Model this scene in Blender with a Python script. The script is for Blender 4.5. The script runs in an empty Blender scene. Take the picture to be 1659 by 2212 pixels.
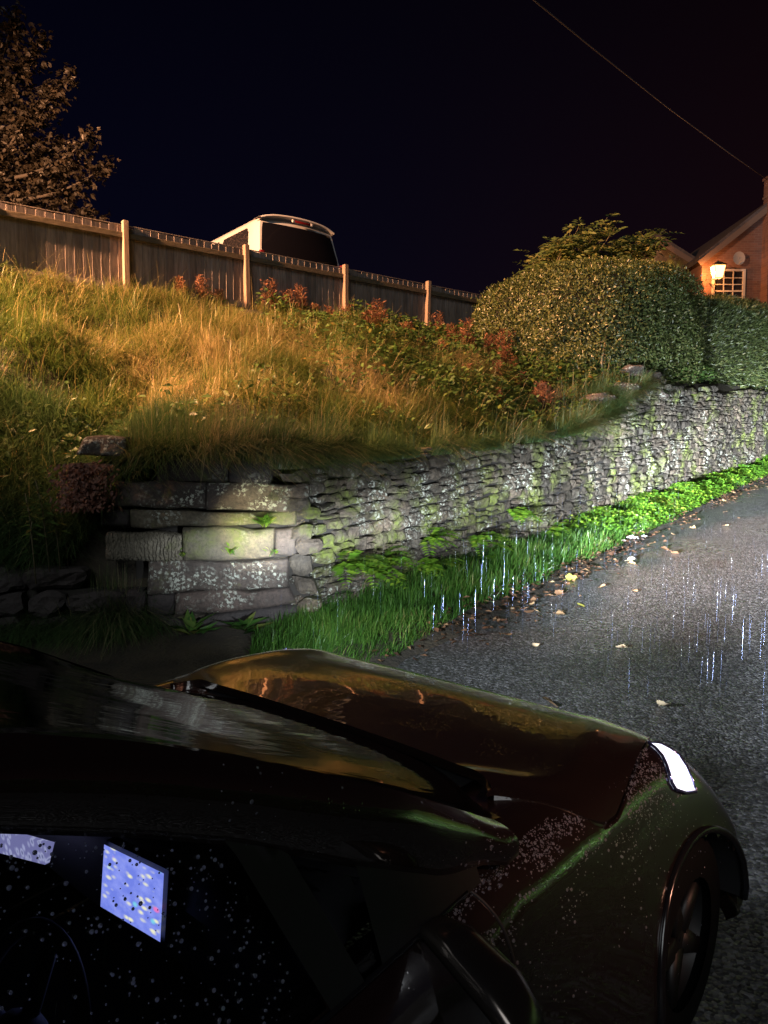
import bpy, math, random
import numpy as np
from mathutils import Vector, Matrix

random.seed(7)
RNG = np.random.default_rng(11)
C = bpy.context.scene.collection
SC = bpy.context.scene

# ------------------------------------------------------------------ camera
PITCH = math.radians(4.0)
CAM_H = 2.0
FOC = 1628.0                      # focal length in units of a 1659 x 2212 picture
cam_d = bpy.data.cameras.new('camera')
cam = bpy.data.objects.new('camera', cam_d)
C.objects.link(cam)
cam.location = (0, 0, CAM_H)
cam.rotation_euler = (math.pi/2 - PITCH, 0, 0)
cam_d.sensor_fit = 'VERTICAL'
cam_d.angle = 2*math.atan(1106.0/FOC)
cam_d.clip_start = 0.02
cam_d.clip_end = 500
SC.camera = cam

# ------------------------------------------------------------------ night sky
world = bpy.data.worlds.new('World')
SC.world = world
world.use_nodes = True
wn = world.node_tree
wn.nodes.clear()
def WN(t, **k):
    n = wn.nodes.new(t)
    for a, b in k.items(): setattr(n, a, b)
    return n
w_out = WN('ShaderNodeOutputWorld'); w_bg = WN('ShaderNodeBackground')
w_tc = WN('ShaderNodeTexCoord'); w_sep = WN('ShaderNodeSeparateXYZ')
wn.links.new(w_tc.outputs['Generated'], w_sep.inputs[0])
w_rx = WN('ShaderNodeValToRGB'); w_rz = WN('ShaderNodeValToRGB')
w_mr = WN('ShaderNodeMapRange'); w_mr.inputs[1].default_value = -0.6; w_mr.inputs[2].default_value = 0.6
wn.links.new(w_sep.outputs[0], w_mr.inputs[0]); wn.links.new(w_mr.outputs[0], w_rx.inputs[0])
e = w_rx.color_ramp.elements
e[0].position = 0.1; e[0].color = (.0015, .0018, .0085, 1)
e[1].position = 0.95; e[1].color = (.0080, .0026, .0034, 1)
m_ = w_rx.color_ramp.elements.new(0.5); m_.color = (.0030, .0022, .0068, 1)
wn.links.new(w_sep.outputs[2], w_rz.inputs[0])
e = w_rz.color_ramp.elements
e[0].position = 0.12; e[0].color = (1, 1, 1, 1); e[1].position = 0.55; e[1].color = (.32, .32, .40, 1)
w_mx = WN('ShaderNodeMixRGB', blend_type='MULTIPLY'); w_mx.inputs[0].default_value = 1
wn.links.new(w_rx.outputs[0], w_mx.inputs[1]); wn.links.new(w_rz.outputs[0], w_mx.inputs[2])
wn.links.new(w_mx.outputs[0], w_bg.inputs[0]); w_bg.inputs[1].default_value = 0.85
wn.links.new(w_bg.outputs[0], w_out.inputs[0])

SC.view_settings.view_transform = 'Standard'
SC.view_settings.look = 'None'
SC.view_settings.exposure = 0.28
SC.view_settings.gamma = 1.0
SC.render.engine = 'CYCLES'
SC.cycles.use_denoising = True
SC.cycles.max_bounces = 6
SC.cycles.diffuse_bounces = 2
SC.cycles.glossy_bounces = 3
SC.cycles.transmission_bounces = 6
SC.cycles.transparent_max_bounces = 12
SC.cycles.caustics_reflective = False
SC.cycles.caustics_refractive = False
SC.cycles.sample_clamp_indirect = 4.0

# ------------------------------------------------------------------ the road frame
# s runs up the road, p to the left of it, q up from the road plane
G = 0.088
_h = np.array([.66, .75]); _h /= np.linalg.norm(_h)
HX, HY = _h
S3 = np.array([HX, HY, G]); S3 /= np.linalg.norm(S3)
P3 = np.array([-HY, HX, 0.0]); Q3 = np.cross(S3, P3)
CAMP = np.array([0, 0, CAM_H])
def xy(s, p): return s*HX - p*HY, s*HY + p*HX
def sp(x, y): return x*HX + y*HY, -x*HY + y*HX
def ray(px, py):
    u = (px-829.5)/FOC; v = (1106-py)/FOC
    return np.array([u, math.cos(PITCH)+v*math.sin(PITCH), -math.sin(PITCH)+v*math.cos(PITCH)])
def at_y(px, py, Y):
    r = ray(px, py); return CAMP + r*(Y/r[1])
def car(s, p, q): return s*S3 + p*P3 + q*Q3
def project(w):
    d = np.asarray(w, float)-CAMP
    z = d[1]*math.cos(PITCH)-d[2]*math.sin(PITCH); y = d[1]*math.sin(PITCH)+d[2]*math.cos(PITCH)
    return 829.5+FOC*d[0]/z, 1106-FOC*y/z

# ------------------------------------------------------------------ lights
def lamp(name, kind, loc, power, col, size=.05, aim=None, **k):
    d = bpy.data.lights.new(name, kind); o = bpy.data.objects.new(name, d); C.objects.link(o)
    o.location = loc; d.energy = power; d.color = col
    if kind in ('POINT', 'SPOT'): d.shadow_soft_size = size
    for a, b in k.items(): setattr(d, a, b)
    if aim is not None:
        v = Vector(aim)-Vector(loc); o.rotation_euler = v.to_track_quat('-Z', 'Y').to_euler()
    return o
# soft fill added from behind the photographer, stands for no visible source
lamp('night_fill', 'SUN', (0, -5, 12), 0.49, (.93, .97, 1.0), aim=(2.2, 5.0, 5.5), angle=math.radians(25))
# sodium street lamp standing off to the left by the end of the fence
STREET = (-9.25, 6.75, 8.4)
lamp('street_lamp_light', 'SPOT', STREET, 33000, (1.0, .46, .21), .14, (STREET[0]+7, STREET[1]+7.0, STREET[2]-2.2), spot_size=math.radians(104), spot_blend=.5)
# unseen sodium lamp added at right, its cone narrowed to glint on the wing
lamp('wing_glint_lamp', 'SPOT', (7.5, -3.0, 6.5), 2500, (1.0, .46, .30), .12, (.76, 2.12, 1.38), spot_size=math.radians(11.5), spot_blend=1.0)

def beam(name, loc, aim, power, col, lo, spill, side, cone=150):
    """a headlamp: a spot whose strength follows the low-beam pattern of its reflector"""
    o = lamp(name, 'SPOT', loc, power, col, .05, aim, spot_size=math.radians(cone), spot_blend=.6)
    d = o.data; d.use_nodes = True; nt = d.node_tree; nt.nodes.clear()
    def N(t, **k):
        n = nt.nodes.new(t)
        for a, b in k.items(): setattr(n, a, b)
        return n
    def M(op, a, b=None):
        n = N('ShaderNodeMath', operation=op)
        for i, v in enumerate((a, b)):
            if v is None: continue
            if isinstance(v, (int, float)): n.inputs[i].default_value = v
            else: nt.links.new(v, n.inputs[i])
        return n.outputs[0]
    tc = N('ShaderNodeTexCoord'); se = N('ShaderNodeSeparateXYZ'); nt.links.new(tc.outputs['Normal'], se.inputs[0])
    fz = M('MAXIMUM', M('ABSOLUTE', se.outputs[2]), .02)
    el = M('DIVIDE', se.outputs[1], fz); az = M('DIVIDE', se.outputs[0], fz)
    r1 = N('ShaderNodeValToRGB'); r2 = N('ShaderNodeValToRGB')
    nt.links.new(M('ADD', M('MULTIPLY', el, .5), .5), r1.inputs[0])
    nt.links.new(M('ADD', M('MULTIPLY', az, .25), .5), r2.inputs[0])
    for r, pts in ((r1, lo), (r2, side)):
        el_ = r.color_ramp.elements
        while len(el_) > 1: el_.remove(el_[-1])
        for i, (x, v) in enumerate(pts):
            q = el_[0] if i == 0 else el_.new(x)
            q.position = x; q.color = (v, v, v, 1)
    em = N('ShaderNodeEmission'); out = N('ShaderNodeOutputLight')
    nt.links.new(M('MAXIMUM', M('MULTIPLY', r1.outputs[0], r2.outputs[0]), M('MULTIPLY', M('LESS_THAN', el, .10), M('MULTIPLY', M('MAXIMUM', M('ADD', M('MULTIPLY', el, 1.5), 1.0), 0.0), spill))), em.inputs[1])
    nt.links.new(em.outputs[0], out.inputs[0])
    return o
# elevation ramp: .5 = level, (tan/2 + .5)
LO = [(0, .0003), (.25, .001), (.33, .006), (.37, .02), (.40, .07), (.44, .32), (.465, .80), (.485, 1.0), (.505, 1.0), (.53, .62), (.56, .22), (.60, .08), (.7, .03), (1, .008)]
SIDE = [(0, .01), (.22, .03), (.34, .015), (.40, .03), (.44, .16), (.465, .70), (.5, 1.0), (.53, .8), (.57, .3), (.62, .14), (.70, .16), (.85, .14), (1, .05)]
for nm, pp in (('headlight_beam', .79), ('headlight_beam', 2.72)):
    a = car(2.75, pp, .80); b = car(12.5, pp+.8, .82)
    beam(nm, a, b, 100000, (.84, .91, 1.0), LO, .0006 if pp < 1 else .011, SIDE)
# spot added beside the far headlight to make the warm patch on the gate stones
ca = car(2.35, 2.95, .86); cb = at_y(560, 1140, 6.75)
lamp('gate_patch_spot', 'SPOT', ca, 980, (1.0, .88, .48), .03, cb, spot_size=math.radians(17), spot_blend=.9)

# ------------------------------------------------------------------ materials
MATS = {}
class NT:
    def __init__(s, name):
        s.m = bpy.data.materials.new(name); s.m.use_nodes = True; s.t = s.m.node_tree; s.t.nodes.clear()
        s.out = s.n('ShaderNodeOutputMaterial'); s.b = s.n('ShaderNodeBsdfPrincipled')
        s.l(s.b.outputs[0], s.out.inputs[0])
    def n(s, t, **k):
        x = s.t.nodes.new(t)
        for a, b in k.items(): setattr(x, a, b)
        return x
    def l(s, a, b): s.t.links.new(a, b)
    def set(s, **k):
        for a, v in k.items():
            i = s.b.inputs[a.replace('_', ' ')]
            if hasattr(v, 'is_linked') or isinstance(v, bpy.types.NodeSocket): s.l(v, i)
            else: i.default_value = v
    def coord(s, kind='Object', scale=(1, 1, 1)):
        tc = s.n('ShaderNodeTexCoord'); mp = s.n('ShaderNodeMapping'); mp.inputs['Scale'].default_value = scale
        s.l(tc.outputs[kind], mp.inputs[0]); return mp.outputs[0]
    def noise(s, vec, scale, detail=4, rough=.55, out='Fac'):
        x = s.n('ShaderNodeTexNoise'); x.inputs['Scale'].default_value = scale; x.inputs['Detail'].default_value = detail
        x.inputs['Roughness'].default_value = rough; s.l(vec, x.inputs['Vector']); return x.outputs[out]
    def voro(s, vec, scale, feat='F1', out='Distance', rnd=1.0):
        x = s.n('ShaderNodeTexVoronoi', feature=feat); x.inputs['Scale'].default_value = scale
        x.inputs['Randomness'].default_value = rnd; s.l(vec, x.inputs['Vector']); return x.outputs[out]
    def ramp(s, fac, pts, interp='LINEAR'):
        x = s.n('ShaderNodeValToRGB'); cr = x.color_ramp; cr.interpolation = interp
        while len(cr.elements) > 1: cr.elements.remove(cr.elements[-1])
        for i, (p, c) in enumerate(pts):
            el = cr.elements[0] if i == 0 else cr.elements.new(p)
            el.position = p; el.color = (c, c, c, 1) if isinstance(c, (int, float)) else (*c, 1)
        s.l(fac, x.inputs[0]); return x.outputs[0]
    def mix(s, fac, a, b, mode='MIX'):
        x = s.n('ShaderNodeMixRGB', blend_type=mode)
        for i, v in enumerate((fac, a, b)):
            if isinstance(v, bpy.types.NodeSocket): s.l(v, x.inputs[i])
            else: x.inputs[i].default_value = v if i == 0 else (*v, 1)
        return x.outputs[0]
    def math(s, op, a, b=0.0):
        x = s.n('ShaderNodeMath', operation=op)
        for i, v in enumerate((a, b)):
            if isinstance(v, bpy.types.NodeSocket): s.l(v, x.inputs[i])
            else: x.inputs[i].default_value = v
        return x.outputs[0]
    def bump(s, hgt, strength=.5, dist=.01):
        x = s.n('ShaderNodeBump'); x.inputs['Strength'].default_value = strength; x.inputs['Distance'].default_value = dist
        s.l(hgt, x.inputs['Height']); s.l(x.outputs[0], s.b.inputs['Normal']); return x
    def attr(s, name='tint'):
        return s.n('ShaderNodeAttribute', attribute_name=name).outputs['Fac']

def mat_plain(name, col, rough=.6, metal=0, **k):
    t = NT(name); t.set(Base_Color=(*col, 1), Roughness=rough, Metallic=metal, **k); return t.m

def mat_leafy(name, stops, rough=.5, transl=.35, spec=.35):
    """leaf or blade: colour runs over the stops with a random number stored per leaf"""
    t = NT(name)
    col = t.ramp(t.attr(), stops)
    t.set(Base_Color=col, Roughness=rough)
    t.b.inputs['Specular IOR Level'].default_value = spec
    tr = t.n('ShaderNodeBsdfTranslucent'); t.l(col, tr.inputs[0])
    mx = t.n('ShaderNodeMixShader'); mx.inputs[0].default_value = transl
    t.l(t.b.outputs[0], mx.inputs[1]); t.l(tr.outputs[0], mx.inputs[2]); t.l(mx.outputs[0], t.out.inputs[0])
    return t.m

M_VERGE = mat_leafy('verge_grass', [(0, (.022, .06, .012)), (.5, (.055, .15, .022)), (.85, (.11, .21, .035)), (1, (.26, .25, .09))], .38, .4)
M_BANK = mat_leafy('bank_grass', [(0, (.035, .07, .016)), (.30, (.085, .14, .028)), (.55, (.17, .19, .05)), (.78, (.30, .25, .10)), (1, (.46, .37, .20))], .42, .35)
M_EDGEGR = mat_leafy('wall_top_grass', [(0, (.03, .07, .022)), (.6, (.075, .135, .045)), (.85, (.16, .18, .08)), (1, (.32, .28, .16))], .42, .35)
M_WEED = mat_leafy('weed_leaf', [(0, (.025, .06, .016)), (.6, (.07, .13, .03)), (.9, (.11, .15, .03)), (1, (.2, .13, .03))], .45, .3)
M_DOCK = mat_leafy('dock_leaf', [(0, (.03, .09, .018)), (.7, (.07, .16, .03)), (1, (.18, .2, .05))], .4, .35)
M_FERN = mat_leafy('fern_leaf', [(0, (.04, .12, .012)), (.45, (.10, .22, .018)), (.8, (.18, .30, .025)), (1, (.26, .30, .05))], .45, .4)
M_HEDGE = mat_leafy('hedge_leaf', [(0, (.03, .045, .016)), (.5, (.085, .115, .035)), (.85, (.17, .18, .06)), (1, (.25, .22, .10))], .34, .2, .5)
M_ELDER = mat_leafy('elder_leaf', [(0, (.08, .13, .035)), (.7, (.18, .23, .07)), (1, (.3, .27, .09))], .45, .35)
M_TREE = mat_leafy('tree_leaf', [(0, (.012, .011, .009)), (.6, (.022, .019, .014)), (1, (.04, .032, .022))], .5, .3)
M_DRY = mat_leafy('dry_weed', [(0, (.13, .06, .035)), (.6, (.26, .12, .07)), (1, (.36, .2, .11))], .7, .3)
M_RED = mat_leafy('dead_bracken', [(0, (.07, .03, .022)), (.6, (.17, .075, .05)), (1, (.25, .12, .08))], .6, .2)
M_LITTER = mat_leafy('fallen_leaf', [(0, (.04, .022, .014)), (.45, (.12, .06, .034)), (.8, (.26, .15, .08)), (1, (.42, .31, .16))], .45, .15)
M_YELLOW = mat_leafy('yellow_leaf', [(0, (.34, .36, .06)), (1, (.52, .46, .12))], .4, .2)
M_PALE = mat_leafy('pale_leaf', [(0, (.46, .38, .24)), (1, (.62, .50, .33))], .5, .1)
M_BARK = mat_plain('bark', (.022, .018, .014), .9)
M_TWIG = mat_plain('twig', (.16, .14, .08), .8)

def mat_soil():
    t = NT('soil'); v = t.coord()
    n = t.noise(v, 3.0, 6)
    t.set(Base_Color=t.ramp(n, [(.3, (.012, .010, .006)), (.7, (.045, .036, .02))]), Roughness=.9)
    t.bump(t.noise(v, 25, 5), .8, .04); return t.m
M_SOIL = mat_soil()

def mat_asphalt():
    t = NT('wet_asphalt'); v = t.coord()
    chips = t.voro(v, 56, 'F1'); cc = t.voro(v, 56, 'F1', 'Color')
    big = t.noise(v, .9, 5); mid = t.noise(v, 9, 4)
    base = t.ramp(t.noise(cc, 30, 0), [(.28, (.018, .018, .019)), (.5, (.045, .046, .049)), (.72, (.14, .14, .145))])
    base = t.mix(t.ramp(mid, [(.42, 0.0), (.75, .45)]), base, (.03, .029, .028))
    stain = t.noise(t.coord(scale=(1, 1, 1)), .55, 3)
    base = t.mix(t.ramp(stain, [(.66, 0.0), (.74, .4)]), base, (.05, .03, .022))
    rough = t.ramp(big, [(.35, .24), (.7, .46)])
    t.set(Base_Color=base, Roughness=rough)
    t.b.inputs['Specular IOR Level'].default_value = .55
    h = t.math('SUBTRACT', 1.0, chips)
    h2 = t.math('ADD', h, t.math('MULTIPLY', mid, .5))
    t.bump(h2, .8, .011); return t.m
M_ROAD = mat_asphalt()

def stone_mat(name, dark, light, lichen=.5, moss=.4, warm=(.22, .13, .09), tool=False):
    t = NT(name); v = t.coord()
    tn = t.attr()
    n1 = t.noise(v, 5, 6, .65); n2 = t.noise(v, 38, 5, .7)
    base = t.mix(t.ramp(n1, [(.25, 0.0), (.75, 1.0)]), dark, light)
    base = t.mix(t.ramp(tn, [(.3, 0.0), (1, .55)]), base, warm)
    base = t.mix(t.ramp(n2, [(.35, .75), (.6, 0.0)]), base, tuple(.35*c for c in dark))
    base = t.mix(t.ramp(t.noise(v, .9, 4, .6), [(.40, .85), (.64, 0.0)]), base, tuple(.5*c for c in dark))
    # crusts of pale lichen: broken spots gathered in patches
    patch = t.noise(v, 1.7, 3, .5)
    spots = t.noise(v, 34, 6, .72)
    spots2 = t.voro(v, 26, 'F1')
    sp_ = t.math('SUBTRACT', spots, t.math('MULTIPLY', spots2, .25))
    lic = t.math('MULTIPLY', t.ramp(sp_, [(.40, 0.0), (.45, 1.0)]), t.math('MULTIPLY', t.ramp(patch, [(.62-.26*lichen, 0.0), (.72-.2*lichen, 1.0)]), t.ramp(t.noise(v, 5.5, 3), [(.42, .0), (.56, 1.0)])))
    base = t.mix(lic, base, (.42, .45, .38))
    mo = t.math('MULTIPLY', t.ramp(t.noise(v, 2.2, 4, .6), [(.62-.2*moss, 0.0), (.76-.15*moss, 1.0)]), t.ramp(t.noise(v, 22, 4), [(.35, .3), (.6, 1.0)]))
    base = t.mix(mo, base, (.09, .115, .016))
    t.set(Base_Color=base, Roughness=.82)
    h = t.math('ADD', t.math('MULTIPLY', n1, 1.0), t.math('MULTIPLY', n2, .5))
    h = t.math('ADD', h, t.math('MULTIPLY', lic, .12))
    if tool:
        wv = t.n('ShaderNodeTexWave'); wv.inputs['Scale'].default_value = 9; wv.inputs['Distortion'].default_value = 5.5
        wv.inputs['Detail'].default_value = 3; wv.inputs['Detail Scale'].default_value = 2.2
        t.l(v, wv.inputs['Vector']); h = t.math('ADD', h, t.math('MULTIPLY', wv.outputs['Fac'], .9))
    t.bump(h, .85, .03); return t.m
M_RUBBLE = stone_mat('rubble_stone', (.034, .028, .020), (.150, .125, .090), .46, .62, (.16, .11, .07))
M_BLOCK = stone_mat('gate_stone', (.05, .041, .035), (.165, .132, .105), .62, .22, (.17, .10, .08))
M_BLOCK_L = stone_mat('lichened_stone', (.05, .041, .035), (.17, .14, .11), 1.0, .15, (.17, .11, .085))
M_BLOCK_M = stone_mat('mossy_stone', (.075, .066, .045), (.26, .23, .16), .45, .62, (.2, .16, .1))
M_TOOLED = stone_mat('tooled_stone', (.15, .135, .095), (.30, .27, .2), .1, .15, (.22, .19, .14), True)
M_BASE = stone_mat('dark_stone', (.035, .03, .03), (.085, .07, .062), .2, .05, (.075, .05, .045))  # darkest of the stone tones
M_CORE = mat_plain('wall_core', (.018, .016, .013), .95)

def mat_wood(name, a, b, scale=(14, 14, 1.2)):
    t = NT(name); v = t.coord(scale=scale)
    n = t.noise(v, 2.2, 6, .65); k = t.noise(t.coord(), 1.4, 3)
    base = t.mix(t.ramp(n, [(.3, 0.0), (.7, 1.0)]), a, b)
    base = t.mix(t.ramp(t.attr(), [(0, 0.0), (1, .55)]), base, tuple(.5*c for c in a))
    base = t.mix(t.ramp(k, [(.5, 0.0), (.75, .5)]), base, tuple(.55*c for c in a))
    t.set(Base_Color=base, Roughness=.8); t.bump(n, .5, .012); return t.m
M_BOARD = mat_wood('weathered_board', (.11, .088, .078), (.29, .245, .22))
M_POST = mat_wood('fence_post_wood', (.16, .11, .08), (.27, .195, .14))
M_RAIL = mat_wood('mossy_rail', (.045, .036, .022), (.13, .10, .06), (3, 3, 14))

# ------------------------------------------------------------------ mesh helpers
class MB:
    def __init__(s): s.v = []; s.f = []; s.t = []; s.mi = []
    def add(s, V, F, tint=0.0, mi=0):
        o = len(s.v); s.v += [tuple(map(float, p)) for p in V]; s.f += [tuple(i+o for i in f) for f in F]
        s.t += list(tint) if hasattr(tint, '__len__') else [tint]*len(V); s.mi += [mi]*len(F); return s
    def box(s, c, size, rot=None, tint=0.0, mi=0):
        a, b, d = (k/2 for k in size)
        V = [Vector((x*a, y*b, z*d)) for z in (-1, 1) for y in (-1, 1) for x in (-1, 1)]
        if rot is not None: V = [rot @ q for q in V]
        V = [q+Vector(c) for q in V]
        return s.add(V, [(0, 2, 3, 1), (4, 5, 7, 6), (0, 1, 5, 4), (2, 6, 7, 3), (0, 4, 6, 2), (1, 3, 7, 5)], tint, mi)
    def tube(s, pts, rad, n=8, tint=0.0, cap=True, mi=0):
        pts = [Vector(p) for p in pts]; V = []; F = []
        if not hasattr(rad, '__len__'): rad = [rad]*len(pts)
        up = None
        for i, p in enumerate(pts):
            d = (pts[min(i+1, len(pts)-1)]-pts[max(i-1, 0)]).normalized()
            if up is None: up = d.orthogonal().normalized()
            up = (up - d*up.dot(d)).normalized(); w = d.cross(up)
            for k in range(n):
                a = 2*math.pi*k/n; V.append(p+(up*math.cos(a)+w*math.sin(a))*rad[i])
        for i in range(len(pts)-1):
            for k in range(n):
                F.append((i*n+k, i*n+(k+1) % n, (i+1)*n+(k+1) % n, (i+1)*n+k))
        if cap: F.append(tuple(range(n))[::-1]); F.append(tuple((len(pts)-1)*n+k for k in range(n)))
        return s.add(V, F, tint, mi)
    def grid(s, A, tint=0.0, flip=False, mi=0):
        A = np.asarray(A); n, m = A.shape[:2]
        F = [(i*m+j, i*m+j+1, (i+1)*m+j+1, (i+1)*m+j) for i in range(n-1) for j in range(m-1)]
        if flip: F = [f[::-1] for f in F]
        return s.add(A.reshape(-1, 3), F, tint, mi)
    def ball(s, c, r, nu=10, nv=7, tint=0.0, mi=0, rot=None):
        V = []; F = []
        rr = r if hasattr(r, '__len__') else (r, r, r)
        for j in range(nv+1):
            th = math.pi*j/nv
            for i in range(nu):
                a = 2*math.pi*i/nu
                q = Vector((rr[0]*math.sin(th)*math.cos(a), rr[1]*math.sin(th)*math.sin(a), rr[2]*math.cos(th)))
                if rot is not None: q = rot @ q
                V.append(q+Vector(c))
        for j in range(nv):
            for i in range(nu): F.append((j*nu+i, (j+1)*nu+i, (j+1)*nu+(i+1) % nu, j*nu+(i+1) % nu))
        return s.add(V, F, tint, mi)
    def build(s, name, mat, parent=None, smooth=True, bevel=0):
        me = bpy.data.meshes.new(name); me.from_pydata(s.v, [], s.f)
        for m in (mat if isinstance(mat, (list, tuple)) else [mat]): me.materials.append(m)
        if any(s.mi): me.polygons.foreach_set('material_index', s.mi)
        at = me.attributes.new('tint', 'FLOAT', 'POINT'); at.data.foreach_set('value', np.array(s.t, np.float32))
        if smooth: me.polygons.foreach_set('use_smooth', [True]*len(me.polygons))
        me.update()
        o = bpy.data.objects.new(name, me); C.objects.link(o)
        if parent is not None: o.parent = parent; o.matrix_parent_inverse = Matrix.Identity(4)
        if bevel:
            b = o.modifiers.new('bevel', 'BEVEL'); b.width = bevel; b.segments = 2; b.limit_method = 'ANGLE'
        return o

def np_mesh(name, V, F, tint, mat, parent=None, smooth=False):
    V = np.asarray(V, np.float32).reshape(-1, 3); F = np.asarray(F, np.int32); k = F.shape[1]
    me = bpy.data.meshes.new(name)
    me.vertices.add(len(V)); me.vertices.foreach_set('co', V.ravel())
    me.loops.add(F.size); me.loops.foreach_set('vertex_index', F.ravel())
    me.polygons.add(len(F)); me.polygons.foreach_set('loop_start', np.arange(0, F.size, k, dtype=np.int32))
    if smooth: me.polygons.foreach_set('use_smooth', np.ones(len(F), bool))
    at = me.attributes.new('tint', 'FLOAT', 'POINT'); at.data.foreach_set('value', np.asarray(tint, np.float32))
    me.materials.append(mat); me.update(calc_edges=True); me.validate()
    o = bpy.data.objects.new(name, me); C.objects.link(o)
    if parent is not None: o.parent = parent
    return o

def tag(o, label=None, cat=None, group=None, kind=None):
    if label: o['label'] = label
    if cat: o['category'] = cat
    if group: o['group'] = group
    if kind: o['kind'] = kind
    return o
def thing(name, loc, label, cat, group=None, rz=0.0):
    o = bpy.data.objects.new(name, None); C.objects.link(o); o.location = tuple(map(float, loc)); o.rotation_euler = (0, 0, rz)
    o.empty_display_size = .1
    return tag(o, label, cat, group)
def copy_tree(o, parent=None):
    c = o.copy(); C.objects.link(c)
    if parent is not None: c.parent = parent
    for ch in list(o.children): copy_tree(ch, c)
    return c

# smooth value noise on the plane
_T = RNG.random((64, 64))
def vnoise(x, y, sc=1.0, off=0.0):
    x = np.asarray(x, float)*sc+off+100; y = np.asarray(y, float)*sc+off*1.7+100
    xi = np.floor(x).astype(int); yi = np.floor(y).astype(int); fx = x-xi; fy = y-yi
    fx = fx*fx*(3-2*fx); fy = fy*fy*(3-2*fy)
    a = _T[xi % 64, yi % 64]; b = _T[(xi+1) % 64, yi % 64]; c = _T[xi % 64, (yi+1) % 64]; d = _T[(xi+1) % 64, (yi+1) % 64]
    return (a*(1-fx)+b*fx)*(1-fy)+(c*(1-fx)+d*fx)*fy
def fbm(x, y, sc=1.0, off=0.0, o=3):
    v = 0; a = .5
    for i in range(o): v = v+a*vnoise(x, y, sc*2**i, off+7.3*i); a *= .5
    return v/(1-.5**o)

# ------------------------------------------------------------------ the lie of the land
FD0 = 11.8; FC = .11
def fence_pt(k):                       # post k of the fence, on the ground
    d = FD0*(1+FC*k); px = (280+313.5*k)/(1+FC*k)
    return (px-829.5)/FOC*d, d
FA = np.array(fence_pt(0)); FB = np.array(fence_pt(3)); FDIR = (FB-FA)/np.linalg.norm(FB-FA); FN = np.array([FDIR[1], -FDIR[0]])
PLAT = 4.6
WALL_P = 5.2
CORNER = np.array([-.80, 6.85])
def wall_left_y(x): return CORNER[1]+.05*(x-CORNER[0])
def edge_p(s): return np.interp(s, [-20, 2, 5, 8, 11, 16, 22, 40], [3.7, 3.72, 3.80, 3.98, 4.25, 4.5, 4.75, 4.8]) + .07*(vnoise(s, 0*np.asarray(s), 1.3)-.5)
def top_z(x, s):                       # ground level just behind the retaining wall
    left = np.interp(x, [-3.6, -3.0, -2.35, -1.9], [.95, 1.0, 1.80, 1.90])
    right = np.interp(s, [4, 5, 8, 10.6, 11.6, 12.6, 15, 20, 30, 60], [1.90, 1.92, 2.12, 2.42, 2.95, 3.3, 3.45, 3.75, 4.3, 4.6])
    return np.where(x < CORNER[0], left, right)
def terrain(x, y):
    x = np.asarray(x, float); y = np.asarray(y, float); s, p = sp(x, y)
    road = G*np.clip(s, -60, 70)
    e = edge_p(s)
    verge = road+np.clip((p-e)/.25, 0, 1)*.05+np.clip((p-e)/1.2, 0, 1.3)*.06
    D = np.minimum(p-WALL_P-.16, y-wall_left_y(x)-.25)
    F = (x-FA[0])*FN[0]+(y-FA[1])*FN[1]
    fr = np.clip(D/np.maximum(D+F, .05), 0, 1)
    zt = top_z(x, s)
    fr2 = np.where(x < 1.5, fr**.92, fr)
    hum = ((fbm(x, y, .75, 3.1)-.5)*.8+(vnoise(x, y, 1.35, 17)-.5)*.42)*np.clip(4*fr*(1-fr)+.08, 0, 1)
    bank = zt+(np.maximum(PLAT, zt)-zt)*fr2+hum*.8
    bank = np.where(F <= 0, np.maximum(PLAT, zt), bank)
    z = np.where(D > 0, bank, np.where(p < e-.02, road-.03, verge))
    z = np.where(p < -3.25, road+np.clip((-3.25-p)*.75, 0, 2.2)+.3*np.clip(-3.25-p, 0, 1)*(fbm(x, y, .8, 90)-.5), z)
    return z
def lin(a, b, st): return list(np.arange(a, b, st))
def build_ground():
    gx = np.array([-160, -90, -50, -30, -20]+lin(-14, 9, .16)+lin(9, 24, .5)+[26, 30, 40, 60, 100, 160])
    gy = np.array([-120, -60, -30, -15, -8]+lin(-4, 5, .5)+lin(5, 19, .16)+lin(19, 34, .6)+[36, 42, 55, 80, 120, 200])
    X, Y = np.meshgrid(gx, gy, indexing='ij'); Z = terrain(X, Y)
    n, m = X.shape; I = np.arange(n*m).reshape(n, m)
    F = np.stack([I[:-1, :-1], I[1:, :-1], I[1:, 1:], I[:-1, 1:]], -1).reshape(-1, 4)
    o = np_mesh('ground', np.stack([X, Y, Z], -1), F, np.zeros(n*m), M_SOIL, smooth=True); o['kind'] = 'structure'
build_ground()
def build_road():
    ss = np.array(lin(-30, 30, .25)+lin(30, 71, 2)); tt = np.linspace(0, 1, 14)
    A = np.zeros((len(ss), len(tt), 3))
    e = edge_p(ss)
    for j, t in enumerate(tt):
        p = -3.2+(e+.03+3.2)*t**.8; x, y = xy(ss, p)
        A[:, j] = np.stack([x, y, G*ss+.004-.012*(t > .99)], -1)
    o = MB().grid(A, flip=True).build('road', M_ROAD); o['kind'] = 'structure'
build_road()

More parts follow.
